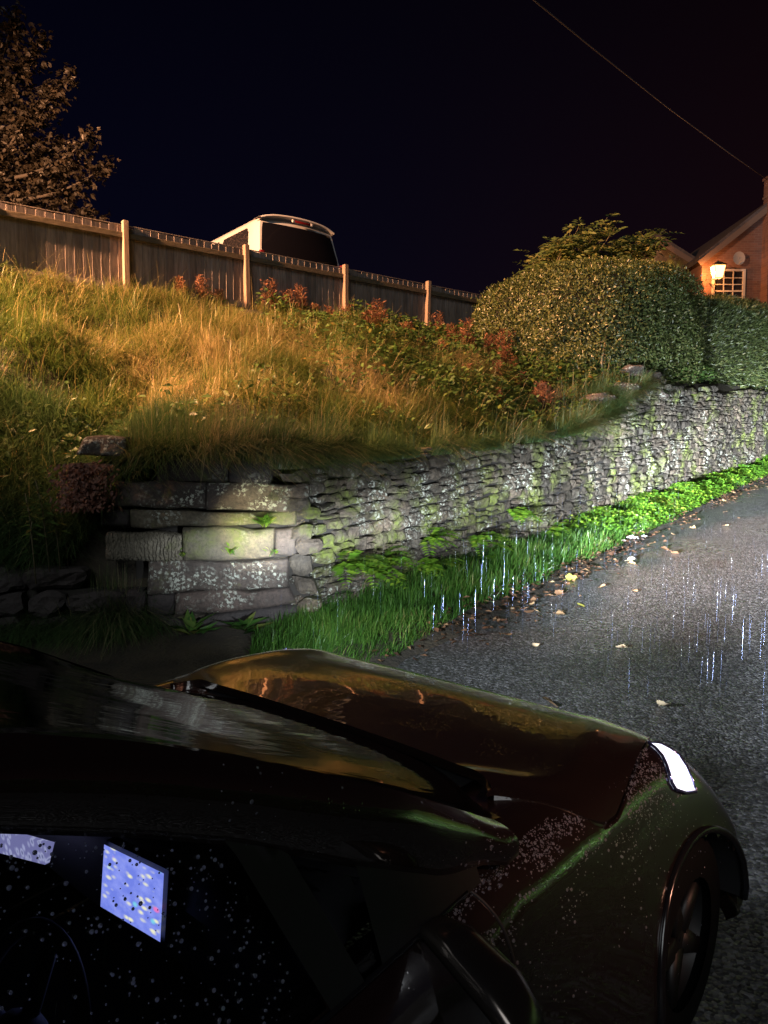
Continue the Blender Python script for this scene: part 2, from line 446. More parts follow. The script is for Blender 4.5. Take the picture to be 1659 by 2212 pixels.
# ------------------------------------------------------------------ rubble wall
def stone(mb, cen, ux, uz, un, w, h, d, rnd, tint, nx=7, nz=5):
    """one rough wall stone: a split, dented face with broken corners and sides running back into the wall"""
    A = np.zeros((nz+2, nx+2, 3)); ph = rnd.random(8)*6.28
    cut = rnd.random(4)*.55; tx, tz = rnd.normal(0, .30), rnd.normal(0, .35); sh = rnd.normal(0, .22); kn = rnd.random((nz+2, nx+2))-.5
    for j in range(nz+2):
        for i in range(nx+2):
            a = np.clip((i-1)/(nx-1), 0, 1)*2-1; b = np.clip((j-1)/(nz-1), 0, 1)*2-1
            edge = (i in (0, nx+1)) or (j in (0, nz+1))
            c = cut[(a > 0)+2*(b > 0)]; k = 1-c*max(abs(a)+abs(b)-1.25, 0)/.75*.62
            dx = w/2*(a*k*(1+.08*math.sin(2.6*b+ph[0])))+sh*h*.5*b; dz = h/2*(b*k*(1+.13*math.sin(2.9*a+ph[1])))+.10*h*a*(ph[5]/6.28-.5)
            rim = max(abs(a)**7, abs(b)**7)
            dn = d*(.6-.42*rim+tx*a+tz*b*.8)+d*.16*math.sin(3.1*a+ph[2])*math.cos(2.6*b+ph[3])+kn[j, i]*d*.30
            if edge: dn = -.16
            A[j, i] = cen+ux*(dx+kn[j, i]*.012*w*(not edge))+uz*dz+un*dn
    mb.grid(A, tint)
def wall_height(s):      # height of the wall top above the road, along the wall
    return np.interp(s, [4.3, 5, 8, 10.4, 11.4, 12.2, 12.9, 13.2, 15, 20, 30], [1.56, 1.54, 1.47, 1.52, 1.72, 2.02, 2.24, 2.28, 1.98, 1.9, 1.9])
UZ = np.array([0, 0, 1.0])
def build_rubble():
    mb = MB(); rnd = np.random.default_rng(5)
    ux = np.array([HX, HY, G]); ux /= np.linalg.norm(ux); un = -P3
    q = -.12
    while q < 2.4:
        h = rnd.uniform(.065, .15)
        s = 4.62+rnd.random()*.12
        while s < 27:
            w = rnd.uniform(.09, .20)+.2*rnd.random()**3
            top = wall_height(s+w/2)
            if q+h*.5 < top+rnd.uniform(-.05, .05):
                hh = h*rnd.uniform(.86, 1.0); dd = rnd.uniform(.03, .075)
                wob = .05*math.sin(s*1.9)+.04*math.sin(s*.7+1)
                x, y = xy(s+w/2, WALL_P+wob*.5)
                cz = G*(s+w/2)+q+h/2+.035*math.sin(s*2.3+q*2)+rnd.uniform(-.015, .015)
                if rnd.random() < .18:
                    for k in (0, 1):
                        stone(mb, np.array([x, y, cz+(k-.5)*hh*.5]), ux, UZ, un, w*.97, hh*.46, dd, rnd, rnd.random()*.9)
                else:
                    stone(mb, np.array([x, y, cz]), ux, UZ, un, w*.965, hh*.97, dd, rnd, rnd.random()**1.5)
            s += w
        q += h
    o = thing('rubble_wall', (*xy(10, WALL_P), G*10), 'long grey rubble stone retaining wall running up beside the road', 'wall')
    inv = Vector(o.location)
    for i, v in enumerate(mb.v): mb.v[i] = (v[0]-inv[0], v[1]-inv[1], v[2]-inv[2])
    mb.build('stonework', M_RUBBLE, o, smooth=False)
    # dark core behind the joints
    cb = MB(); ss = np.arange(4.75, 27.6, .4)
    rows = []
    for s in ss:
        t = wall_height(s)-.04
        r = []
        for p, qq in ((WALL_P+.05, -.2), (WALL_P+.05, t), (WALL_P+.42, t), (WALL_P+.42, -.2)):
            x, y = xy(s, p); r.append((x-inv[0], y-inv[1], G*s+qq-inv[2]))
        rows.append(r)
    cb.grid(np.array(rows)); cb.build('core', M_CORE, o, smooth=False)
    # flat broken stones where the wall steps up under the hedge
    for (px, py, w, h, d, rz) in ((1340, 838, .62, .17, .5, .25), (1395, 812, .55, .16, .5, .1), (1400, 850, .6, .2, .5, .2), (1300, 860, .5, .12, .4, .3), (1410, 880, .5, .16, .45, .3), (1345, 868, .42, .13, .4, .2), (1370, 797, .35, .1, .3, .2)):
        r = ray(px, py); pp = r[0]*-HY+r[1]*HX; t_ = (WALL_P+.12)/pp; c = CAMP+r*t_-np.array(inv)
        b = MB(); stone(b, c, np.array([math.cos(rz), math.sin(rz), .04]), UZ, np.array([.55, -.82, .12]), w, h, .12, rnd, rnd.random(), 7, 5)
        stone(b, c+np.array([0, .2, h*.42]), np.array([math.cos(rz), math.sin(rz), .04]), np.array([0, 1., 0]), UZ, w*.95, .45, .05, rnd, rnd.random(), 6, 4)
        b.build('capstone', M_BLOCK, o)
build_rubble()

# ------------------------------------------------------------------ gate pier of dressed blocks
PU = np.array([1, .05, 0]); PU /= np.linalg.norm(PU); PN = np.array([.05, -1, 0]); PN /= np.linalg.norm(PN)
def on_pier(px, py):
    r = ray(px, py); c0 = np.array([CORNER[0], CORNER[1], 0]); t = ((c0-CAMP)@PN)/(r@PN); return CAMP+r*t
def block(corners, out=0.0, dep=.5, seed=0, nx=16, nz=8, rough=.02, parent=None, mat=None, org=None, name='block', round_=.03):
    """a dressed stone: corners tl, tr, br, bl (picture) put on the pier face, given depth, rounded arrises and wear"""
    rnd = np.random.default_rng(seed)
    tl, tr, br, bl = (on_pier(*c)-org for c in corners)
    mb = MB(); A = np.zeros((nz+5, nx+5, 3))
    sx = [0, 0, round_*.35, round_]+list(np.linspace(.06, .94, nx-3))+[1-round_, 1-round_*.35, 1, 1]
    hgt = np.linalg.norm(tl-bl); wid = np.linalg.norm(tr-tl)
    ex = min(.035/wid, .3); ez = min(.035/hgt, .3)
    xs = [0, 0, ex*.35, ex]+list(np.linspace(ex*2, 1-ex*2, nx-3))+[1-ex, 1-ex*.35, 1, 1]
    zs = [0, 0, ez*.35, ez]+list(np.linspace(ez*2, 1-ez*2, nz-3))+[1-ez, 1-ez*.35, 1, 1]
    A = np.zeros((len(zs), len(xs), 3)); o1 = rnd.random()*50
    for j, b in enumerate(zs):
        for i, a in enumerate(xs):
            p = (bl*(1-a)+br*a)*(1-b)+(tl*(1-a)+tr*a)*b
            da = min(a, 1-a)/ex; db = min(b, 1-b)/ez
            rd = .03*((1-min(da, 1))**2+(1-min(db, 1))**2)
            n = (fbm(a*wid*5, b*hgt*5, 1.0, o1)-.5)*rough*6
            wav = (vnoise(a*wid*4, b*2, 1, o1+9)-.5)*.055
            q = p+PN*(out+n-rd)+UZ*wav*(2*b-1)
            if i in (0, len(xs)-1) or j in (0, len(zs)-1): q = q-PN*dep
            A[j, i] = q
    mb.grid(A, rnd.random()*.9)
    return mb.build(name, mat, parent)
def build_pier():
    org = on_pier(450, 1400)
    o = thing('gate_pier', org, 'old gate pier of large lichened sandstone blocks beside the grass bank', 'stone pier')
    B = lambda *a, **k: block(*a, parent=o, org=org, **k)
    B([(337, 985), (490, 992), (489, 1046), (335, 1045)], -.02, seed=2, mat=M_BLOCK)
    B([(492, 994), (581, 1003), (582, 1046), (491, 1047)], -.03, seed=3, mat=M_BASE)
    B([(243, 1037), (445, 1042), (443, 1100), (241, 1095)], .02, seed=4, mat=M_BLOCK, nx=20)
    B([(446, 1042), (622, 1048), (640, 1104), (444, 1100)], .015, seed=5, mat=M_BLOCK_L, nx=20)
    B([(213, 1099), (280, 1100), (279, 1137), (214, 1139)], .0, seed=6, mat=M_BASE)
    B([(281, 1102), (640, 1108), (638, 1136), (280, 1139)], .01, seed=7, mat=M_BLOCK_M, nx=24)
    B([(232, 1151), (391, 1156), (393, 1209), (229, 1206)], .05, seed=8, mat=M_TOOLED, rough=.02, nx=20)
    B([(394, 1140), (592, 1143), (590, 1203), (395, 1208)], .02, seed=9, mat=M_BLOCK_M, nx=20)
    B([(593, 1141), (640, 1140), (640, 1207), (592, 1204)], .0, seed=10, mat=M_BLOCK)
    B([(318, 1211), (622, 1208), (623, 1271), (318, 1283)], .02, seed=11, mat=M_BLOCK_L, nx=24)
    B([(316, 1285), (374, 1283), (374, 1330), (315, 1332)], -.03, seed=12, mat=M_BASE)
    B([(375, 1284), (624, 1272), (640, 1306), (376, 1328)], .0, seed=13, mat=M_BLOCK, nx=20)
    B([(312, 1336), (642, 1312), (656, 1450), (310, 1452)], .02, seed=14, mat=M_BASE, nx=22, nz=14)
    B([(211, 1000), (239, 996), (240, 1090), (209, 1094)], -.06, seed=15, mat=M_BLOCK_M)
    # weathered gate stone leaning at the top corner
    B([(176, 940), (268, 938), (266, 992), (160, 985)], -.02, seed=16, mat=M_BLOCK_L, rough=.03, name='coping_stone')
    # small rubble packing between the blocks and the wall
    rnd = np.random.default_rng(3)
    for (px, py, w, h) in ((645, 1090, .2, .13), (668, 1108, .2, .1), (652, 1150, .2, .13), (668, 1180, .24, .15), (650, 1220, .2, .18), (660, 1265, .2, .16), (668, 1310, .22, .15), (640, 1060, .25, .12), (400, 1332, .22, .03), (425, 1330, .16, .03), (605, 1068, .2, .1)):
        b = MB(); stone(b, on_pier(px, py)-org, PU, UZ, PN, w, h, .06, rnd, rnd.random()); b.build('packing_stone', M_RUBBLE, o, smooth=False)
    cb = MB(); a = on_pier(236, 1460)-org; c = on_pier(640, 1060)-org; w = c[0]-a[0]
    cb.box(((a[0]+c[0])/2+.15, .36, (a[2]+c[2])/2-.05), (w-.1, .4, c[2]-a[2]), tint=0)
    cb.build('core', M_CORE, o, smooth=False)
build_pier()
def build_low_wall():
    org = on_pier(150, 1400)
    o = thing('low_rubble_wall', org, 'low dark rubble wall in shadow left of the gate pier', 'wall')
    rnd = np.random.default_rng(23); b = MB()
    z = -.35; row = 0
    while z < .62:
        h = rnd.uniform(.13, .26); x = -3.4-rnd.random()*.2
        while x < .62:
            w = rnd.uniform(.25, .62)
            if x+w > .68: w = .68-x+.01
            if w > .08 and not (z+h > .56 and rnd.random() < .35):
                stone(b, np.array([x+w/2, .05*(x+w/2)+.02, z+h/2]), PU, UZ, PN, w*.96, h*.95, rnd.uniform(.06, .13), rnd, rnd.random(), 8, 6)
            x += w
        z += h
    b.build('stonework', M_BASE, o, smooth=False)
    cb = MB(); cb.box((-1.4, .28, 0), (4.1, .4, 1.05)); cb.build('core', M_CORE, o, smooth=False)
build_low_wall()

# ------------------------------------------------------------------ grass and ground plants
def blades(x, y, z, h, w, az, lean, tint, seg=3, droop=.35):
    """grass blades: each a bent tapering strip. arrays of length n"""
    n = len(x); L = seg+1
    t = np.linspace(0, 1, L)[None, :]
    dx = np.cos(az)[:, None]; dy = np.sin(az)[:, None]
    run = (lean*h)[:, None]*t**1.5
    zz = h[:, None]*(t-droop*lean[:, None]*t**2.2)
    cx = x[:, None]+dx*run; cy = y[:, None]+dy*run; cz = z[:, None]+zz
    tw = az+np.pi/2+RNG.normal(0, .7, n)
    wd = (w[:, None]*(1-t**1.4)*.5+.0006)
    ox = np.cos(tw)[:, None]*wd; oy = np.sin(tw)[:, None]*wd
    V = np.stack([np.stack([cx-ox, cy-oy, cz], -1), np.stack([cx+ox, cy+oy, cz], -1)], 2).reshape(-1, 3)
    b = (np.arange(n)*L*2)[:, None]+(np.arange(seg)*2)[None, :]
    F = np.stack([b, b+1, b+3, b+2], -1).reshape(-1, 4)
    return V, F, np.repeat(tint, L*2)
def leaves(P, D, N, ln, wd, tint, fold=.15):
    """leaf = two triangles-pair folded along the midrib: base, sides, tip. P base, D direction, N approx normal"""
    D = D/np.linalg.norm(D, axis=1, keepdims=True); S_ = np.cross(D, N); S_ /= np.linalg.norm(S_, axis=1, keepdims=True)+1e-9
    Nn = np.cross(S_, D)
    ln = ln[:, None]; wd = wd[:, None]
    mid = P+D*ln*.5-Nn*ln*.02
    V = np.stack([P, P+D*ln*.42+S_*wd*.5+Nn*wd*fold, P+D*ln-Nn*ln*.10, P+D*ln*.42-S_*wd*.5+Nn*wd*fold], 1).reshape(-1, 3)
    i = (np.arange(len(P))*4)[:, None]
    F = np.concatenate([i+np.array([[0, 1, 2]]), i+np.array([[0, 2, 3]])], 0)
    return V, F, np.repeat(tint, 4)
def join(parts):
    Vs, Fs, Ts = [], [], []; o = 0
    for V, F, T in parts:
        Vs.append(V); Fs.append(F+o); Ts.append(T); o += len(V)
    return np.concatenate(Vs), np.concatenate(Fs), np.concatenate(Ts)
def in_bank(x, y):
    s, p = sp(x, y); D = np.minimum(p-WALL_P-.1, y-wall_left_y(x)-.12); F = (x-FA[0])*FN[0]+(y-FA[1])*FN[1]
    return D, F
def hedge_zone(x, y):
    s, p = sp(x, y); return (s > 12.3) & (p < 8.4)

def tussocks(name, cx, cy, per, hgt, mat, label, tint0, spread=.13, width=(.0035, .007), bias=(.45, -.42), zdrop=.02, droop=.70):
    """tufts of grass: blades fan out from each centre and flop downhill"""
    m = len(cx); per = np.maximum(per.astype(int), 3); idx = np.repeat(np.arange(m), per); n = len(idx)
    a = RNG.uniform(0, 2*np.pi, n); r = np.abs(RNG.normal(0, 1, n))*spread*(.6+.8*RNG.random(m))[idx]
    x = cx[idx]+np.cos(a)*r; y = cy[idx]+np.sin(a)*r; z = terrain(x, y)
    tb = RNG.normal(0, .35, m)
    vx = np.cos(a)*np.clip(r/spread, .15, 1)*.7+bias[0]*(1+tb[idx]); vy = np.sin(a)*np.clip(r/spread, .15, 1)*.7+bias[1]+.3*RNG.normal(0, 1, m)[idx]
    vx += RNG.normal(0, .28, n); vy += RNG.normal(0, .28, n)
    az = np.arctan2(vy, vx); lean = np.clip(np.hypot(vx, vy)*(.75+.5*RNG.random(m))[idx]+RNG.normal(0, .15, n), .05, 1.6)
    h = hgt[idx]*np.clip(1+RNG.normal(0, .28, n), .35, 1.7)
    tint = np.clip(tint0[idx]+RNG.normal(0, .17, n), 0, 1)
    w = RNG.uniform(*width, n)*np.sqrt(np.maximum(np.hypot(x, y), 6)/8)
    V, F, T = blades(x, y, z-zdrop, h, w, az, lean, tint, 4, droop)
    return tag(np_mesh(name, V, F, T, mat), label, 'grass', kind='stuff')
def build_bank_grass():
    n = 9000
    x = RNG.uniform(-9.5, 6.8, n); y = RNG.uniform(6.6, 17.5, n); D, F = in_bank(x, y); s, p = sp(x, y)
    weedy = np.clip((s-9.3)/2.0, 0, 1)*np.clip((6.0-F)/3, .2, 1)
    k = (D > .08) & (F > -.05) & ~hedge_zone(x, y) & (np.abs(x) < y*.60+.6) & (RNG.random(n) < np.clip(10/y, .4, 1)) & (RNG.random(n) > weedy*.55) & (fbm(x, y, 1.2, 5) > .30)
    x, y, D, F = x[k], y[k], D[k], F[k]; m = len(x); fr = np.clip(D/(D+np.maximum(F, 0)+.01), 0, 1)
    dry = fbm(x, y, .8, 20); big = fbm(x, y, .9, 33)
    tint = np.clip(.46+(dry-.5)*1.7+RNG.normal(0, .16, m), 0, 1); tint = np.where(fr > .72, np.minimum(tint, .55), tint); tint = np.clip(tint-np.clip(.42-fr, 0, .4)*.9, 0, 1)
    hgt = np.clip(.20+.40*(big-.25)+RNG.normal(0, .06, m), .14, .52)*np.where(fr < .12, .7, 1)*np.where(fr > .85, .6, 1)
    tussocks('bank_grass', x, y, RNG.uniform(50, 95, m), hgt, M_BANK, 'long rough tussocky grass on the bank', tint)
    # thin scatter of seed stalks standing above the tufts
    n = 1500; i = RNG.integers(0, m, n); xs = x[i]+RNG.normal(0, .15, n); ys = y[i]+RNG.normal(0, .15, n)
    V, F_, T = blades(xs, ys, terrain(xs, ys), RNG.uniform(.25, .55, n), RNG.uniform(.003, .005, n), RNG.normal(-.8, .8, n), RNG.uniform(.3, 1.0, n), RNG.uniform(.75, 1, n), 3, .2)
    tag(np_mesh('seed_stalks', V, F_, T, M_BANK), 'thin straw seed stalks standing over the bank grass', 'grass', kind='stuff')
    # rank growth in the old gateway left of the pier
    n = 1700; x = RNG.uniform(-4.8, -2.1, n); y = 6.75+1.7*RNG.random(n)**1.5; k = (y > wall_left_y(x)+.08); x, y = x[k], y[k]; m = len(x)
    tussocks('gateway_grass', x, y, RNG.uniform(40, 70, m), RNG.uniform(.18, .42, m), M_EDGEGR, 'rank dark grass filling the old gateway left of the pier', RNG.uniform(.1, .6, m), bias=(.1, -.5))
    # verge across the road
    n = 1500; s = RNG.uniform(-2, 22, n); p = RNG.uniform(-6, -3.3, n); x, y = xy(s, p); m = n
    tussocks('far_verge_grass', x, y, RNG.uniform(14, 22, m), RNG.uniform(.2, .4, m), M_VERGE, 'grass on the opposite verge of the road', RNG.uniform(.2, .8, m), spread=.2, width=(.012, .02), bias=(.2, .2))
build_bank_grass()

def build_edge_grass():
    # short greener grass hanging over the wall top and round the pier
    parts = []
    n = 64000
    s = RNG.uniform(4.5, 12.6, n); p = WALL_P-.03+np.abs(RNG.normal(0, .24, n)); x, y = xy(s, p)
    x2 = RNG.uniform(-2.7, -.75, 13000); y2 = wall_left_y(x2)+.05+np.abs(RNG.normal(0, .25, 13000))
    x = np.concatenate([x, x2]); y = np.concatenate([y, y2])
    k = RNG.random(len(x)) < np.clip((fbm(x, y, 2.6, 27)-.36)*4.0, .04, .8); x, y = x[k], y[k]; n = len(x)
    z = terrain(x, y)
    s, p = sp(x, y)
    z = np.where((x > CORNER[0]) & (p < WALL_P+.3), np.maximum(z, G*s+wall_height(s)-.02), z)
    z = np.where((x <= CORNER[0]) & (x > -2.3) & (y < wall_left_y(x)+.34), np.maximum(z, 1.94), z)
    az = -.85+(fbm(x, y, .9, 4)-.5)*1.8+RNG.normal(0, .5, n); cl = fbm(x, y, 2.0, 9)
    lean = np.clip(.75+RNG.normal(0, .42, n), .05, 1.6); h = np.clip(.10+.52*cl*np.clip(vnoise(s, s*0, 1.9, 3)*1.5, .35, 1.3)+RNG.normal(0, .09, n), .06, .7)
    V, F, T = blades(x, y, z-.03, h, RNG.uniform(.004, .007, n), az, lean, np.clip(.45+(cl-.5)+RNG.normal(0, .2, n), 0, 1), droop=.75)
    tag(np_mesh('wall_top_grass', V, F, T, M_EDGEGR), 'fine green grass drooping over the top of the rubble wall', 'grass', kind='stuff')
build_edge_grass()

def build_verge_grass():
    n = 120000
    s = RNG.uniform(2.2, 24, n)**1.0; e = edge_p(s); f = RNG.random(n)
    p = e+.02+(WALL_P-e+.02)*f
    # ragged outer edge
    k = (f > .16*vnoise(s, s*0, 2.2, 4)+.02) & (RNG.random(n) < np.clip(7/s, .25, 1)) & (RNG.random(n) < .35+.65*(fbm(s, p, 1.7, 13) > .36))
    s, p, f = s[k], p[k], f[k]; x, y = xy(s, p); n = len(s)
    # keep clear of the pier
    k = ((y < wall_left_y(x)-.05) | (x > CORNER[0])) & (x > -1.25+.5*vnoise(x, y, 3)); s, p, f, x, y = s[k], p[k], f[k], x[k], y[k]; n = len(s)
    far = np.clip((s-11.5)/2, 0, 1); k = RNG.random(n) > far*.8; s, p, f, x, y = s[k], p[k], f[k], x[k], y[k]; n = len(s)
    z = terrain(x, y); cl = fbm(x, y, 1.8, 6)
    h = np.clip((.07+.20*cl)*(.6+.5*f)+RNG.normal(0, .03, n), .04, .34)
    az = -.9+RNG.normal(0, .9, n)+(fbm(x, y, .8, 2)-.5)*2
    lean = np.clip(.5+RNG.normal(0, .28, n), .05, 1.2)
    V, F, T = blades(x, y, z-.02, h, RNG.uniform(.005, .009, n)*np.sqrt(np.maximum(s, 5)/5), az, lean, np.clip(.42+(cl-.5)*.8+RNG.normal(0, .2, n), 0, 1), droop=.4)
    tag(np_mesh('verge_grass', V, F, T, M_VERGE), 'bright green grass verge at the foot of the wall', 'grass', kind='stuff')
build_verge_grass()

def rosette(P, n, ln, wd, up, seed, spread=1.0):
    r = np.random.default_rng(seed); a = r.uniform(0, 6.28, n); el = r.uniform(up*.5, up*1.3, n)
    D = np.stack([np.cos(a)*np.cos(el)*spread, np.sin(a)*np.cos(el)*spread, np.sin(el)], 1)
    N = np.tile([0, 0, 1.0], (n, 1))+r.normal(0, .25, (n, 3))
    PP = np.tile(P, (n, 1))+r.normal(0, .02, (n, 3))
    return leaves(PP, D, N, ln*r.uniform(.6, 1.1, n), wd*r.uniform(.7, 1.1, n), r.random(n))

def build_verge_herbs():
    # low leafy herbs that take over from the grass further up the verge
    n = 60000; s = RNG.uniform(9.5, 26, n); e = edge_p(s); p = e+.06+(WALL_P-e-.02)*RNG.random(n)**.8
    k = (RNG.random(n) < np.clip((s-9.5)/3, .05, 1)) & (fbm(s, p, 1.6, 31) > .34); s, p = s[k], p[k]; n = len(s); x, y = xy(s, p)
    hump = .34*fbm(x, y, 2.2, 15)*np.clip((p-edge_p(s))*4, .2, 1)
    P = np.stack([x, y, terrain(x, y)+hump*RNG.random(n)**.4+.02], 1)
    a = RNG.uniform(0, 6.28, n); D = np.stack([np.cos(a), np.sin(a), RNG.normal(.25, .35, n)], 1)
    V, F, T = leaves(P, D, np.stack([RNG.normal(0, .4, n), RNG.normal(-.3, .4, n), np.ones(n)], 1), RNG.uniform(.03, .075, n), RNG.uniform(.022, .05, n), RNG.random(n)*fbm(x, y, 1.5, 44)*1.6)
    tag(np_mesh('verge_herbs', V, F, T, M_FERN), 'low leafy herbs along the verge where the road climbs', 'ground cover', kind='stuff')
build_verge_herbs()

def build_bank_weeds():
    # broad-leaved ground cover: bramble and nettle on the right half of the bank and below the pier on the left
    n = 95000; x = RNG.uniform(-6, 7.5, n); y = RNG.uniform(6.5, 16.5, n); D, F = in_bank(x, y); s, p = sp(x, y)
    wr = np.clip((s-7.2)/2.5, 0, 1)*(fbm(x, y, 1.1, 41) > .38)
    wl = .25*((F > 3.0) & (D > .1))*(fbm(x, y, 1.5, 51) > .55)
    wll = .9*((x < -2.6) & (D < 1.6))*(fbm(x, y, 1.3, 61) > .38)
    k = (D > .02) & (F > .1) & (RNG.random(n) < np.maximum(np.maximum(wr, wl), wll)) & (np.abs(x) < y*.6+.5)
    x, y = x[k], y[k]; n = len(x)
    P = np.stack([x, y, terrain(x, y)+RNG.random(n)**.6*(.12+.45*fbm(x, y, 1.4, 71))], 1)
    a = RNG.uniform(0, 6.28, n); D_ = np.stack([np.cos(a), np.sin(a)-.3, RNG.normal(.1, .45, n)], 1)
    V, F, T = leaves(P, D_, np.stack([RNG.normal(0, .5, n), RNG.normal(-.6, .4, n), np.ones(n)], 1), RNG.uniform(.05, .13, n), RNG.uniform(.03, .07, n), np.clip(RNG.normal(.45, .25, n), 0, 1))
    tag(np_mesh('bank_undergrowth', V, F, T, M_WEED), 'tangled bramble and nettle undergrowth on the bank', 'undergrowth', kind='stuff')
    # dead bracken hanging left of the pier
    n = 2600; px = RNG.normal(185, 26, n); py = RNG.uniform(1000, 1100, n)
    P = np.stack([at_y(a, b, 6.55+RNG.uniform(-.05, .45)) for a, b in zip(px, py)]); a = RNG.uniform(0, 6.28, n)
    V, F, T = leaves(P, np.stack([np.cos(a)*.7, np.sin(a)*.4-.2, RNG.normal(-.6, .4, n)], 1), np.stack([RNG.normal(0, .4, n), -np.ones(n), RNG.normal(.3, .4, n)], 1), RNG.uniform(.03, .06, n), RNG.uniform(.015, .03, n), RNG.random(n))
    tag(np_mesh('dead_bracken', V, F, T, M_RED), 'russet dead bracken hanging left of the gate pier', 'undergrowth', kind='stuff')
build_bank_weeds()

# ------------------------------------------------------------------ fence of feather-edge boards
def build_fence():
    base = np.array([*FA, PLAT])
    o = thing('board_fence', base, 'long weathered feather edge board fence along the top of the grass bank', 'fence', rz=0)
    ang = math.atan2(FDIR[1], FDIR[0]); R = Matrix.Rotation(ang, 3, 'Z')
    U = np.array([*FDIR, 0]); Nf = np.array([*FN, 0])
    bay = np.linalg.norm(FB-FA)/3; HT = .93; rnd = np.random.default_rng(8)
    for k in range(-2, 6):
        a0 = k*bay
        L = bay if k < 5 else bay*.4
        # boards: each a thin wedge, thick edge to the left, overlapping its neighbour
        mb = MB(); nb = 16; pitch = L/nb
        for i in range(nb):
            u0 = a0+.03+i*pitch; u1 = u0+pitch+.02
            if i == nb-1: u1 = u0+pitch-.02
            top = HT+rnd.uniform(-.012, .012)+.02; lean = rnd.uniform(-.004, .004)
            z0 = -.12
            pts = []
            for z, dl in ((z0, 0), (top, lean)):
                for u, n in ((u0+dl, 0.004), (u0+dl, .017), (u1+dl, .006), (u1+dl, 0.0)):
                    pts.append(U*u+Nf*n+UZ*z)
            mb.add(pts, [(3, 2, 1, 0), (4, 5, 6, 7), (0, 1, 5, 4), (1, 2, 6, 5), (2, 3, 7, 6), (3, 0, 4, 7)], rnd.random()**1.5)
        mb.build('panel', M_BOARD, o, smooth=False)
        rb = MB(); rb.box(U*(a0+L/2)+Nf*.045+UZ*(HT-.125), (L-.075, .045, .085), R, rnd.random()*.4)
        rb.build('top_rail', M_RAIL, o, smooth=False, bevel=.006)
        gb = MB(); gb.box(U*(a0+L/2)+Nf*.035+UZ*(.0), (L-.075, .024, .15), R, rnd.random()*.4)
        gb.build('gravel_board', M_BOARD, o, smooth=False)
        cb = MB(); cb.box(U*(a0+L/2)-Nf*.005+UZ*(HT+.04), (L-.08, .035, .012), R, .5)
        cb.build('cap_strip', M_BOARD, o, smooth=False)
        pb = MB(); t = rnd.normal(0, .012)
        tilt = Matrix.Rotation([.0, -.012, .0, .035, .01, 0, 0, 0][(k) % 8], 3, 'Y')
        pb.box(U*a0+Nf*.065+UZ*(HT/2-.1), (.085, .095, HT+.38), R @ tilt, rnd.random()*.3)
        pb.build('post', M_POST, o, smooth=False, bevel=.008)
build_fence()

# ------------------------------------------------------------------ van behind the fence
def mat_paint(name, col, rough=.3, coat=.8, metal=0):
    t = NT(name); v = t.coord()
    n = t.noise(v, 2.5, 5)
    t.set(Base_Color=t.mix(t.ramp(n, [(.45, 0.0), (.8, .35)]), col, tuple(.6*c for c in col)), Roughness=rough, Metallic=metal)
    t.b.inputs['Coat Weight'].default_value = coat; t.b.inputs['Coat Roughness'].default_value = .06
    return t.m
M_VANW = mat_paint('van_white_paint', (.36, .36, .37), .4, .5)
M_DARKGLASS = mat_plain('dark_glass', (.004, .004, .006), .06)
M_SIDEGLASS = None
def mat_dustyglass():
    t = NT('rain_spotted_glass'); v = t.coord()
    d = t.voro(v, 34, 'F1'); n = t.noise(v, 16, 4)
    f = t.math('MULTIPLY', t.ramp(d, [(.0, 1.0), (.38, 0.0)]), t.ramp(n, [(.4, .2), (.6, 1.0)]))
    t.set(Base_Color=t.mix(f, (.008, .008, .01), (.12, .09, .08)), Roughness=.25); t.bump(f, .3, .01); return t.m
M_SIDEGLASS = mat_dustyglass()
M_RUBBER = mat_plain('black_rubber', (.003, .003, .003), .9, 0, Specular_IOR_Level=.1)
M_CHROME = mat_plain('chrome', (.7, .7, .72), .12, 1)
M_REDLENS = mat_plain('red_lens', (.10, .006, .008), .2)
M_RIM = mat_plain('alloy_rim', (.35, .35, .36), .3, .9)
def wheel(mbt, mbr, c, r, w, ax):
    ax = Vector(ax); n = 26; up = Vector((0, 0, 1)); sd = ax.cross(up)
    prof = [(-.5, .62), (-.5, .9), (-.42, 1.0), (.42, 1.0), (.5, .9), (.5, .62)]
    A = [[Vector(c)+ax*(a*w)+(sd*math.cos(t)+up*math.sin(t))*(r*b) for a, b in prof] for t in np.linspace(0, 2*math.pi, n)]
    mbt.grid(np.array(A))
    for k in range(5):
        t = 2*math.pi*k/5; d = sd*math.cos(t)+up*math.sin(t); pz = ax.cross(d)
        V = [Vector(c)+ax*(.38*w)+d*(r*a)+pz*(r*b) for a, b in ((.1, -.12), (.64, -.07), (.64, .07), (.1, .12))]
        V += [v-ax*.03 for v in V]
        mbr.add(V, [(0, 1, 2, 3), (7, 6, 5, 4), (0, 4, 5, 1), (2, 6, 7, 3), (1, 5, 6, 2), (3, 7, 4, 0)])
    A = [[Vector(c)+ax*(.36*w)+(sd*math.cos(t)+up*math.sin(t))*(r*b)-ax*(.1 if b < .6 and b > .2 else 0) for b in (.02, .16, .3, .56, .64)] for t in np.linspace(0, 2*math.pi, n)]
    mbr.grid(np.array(A))
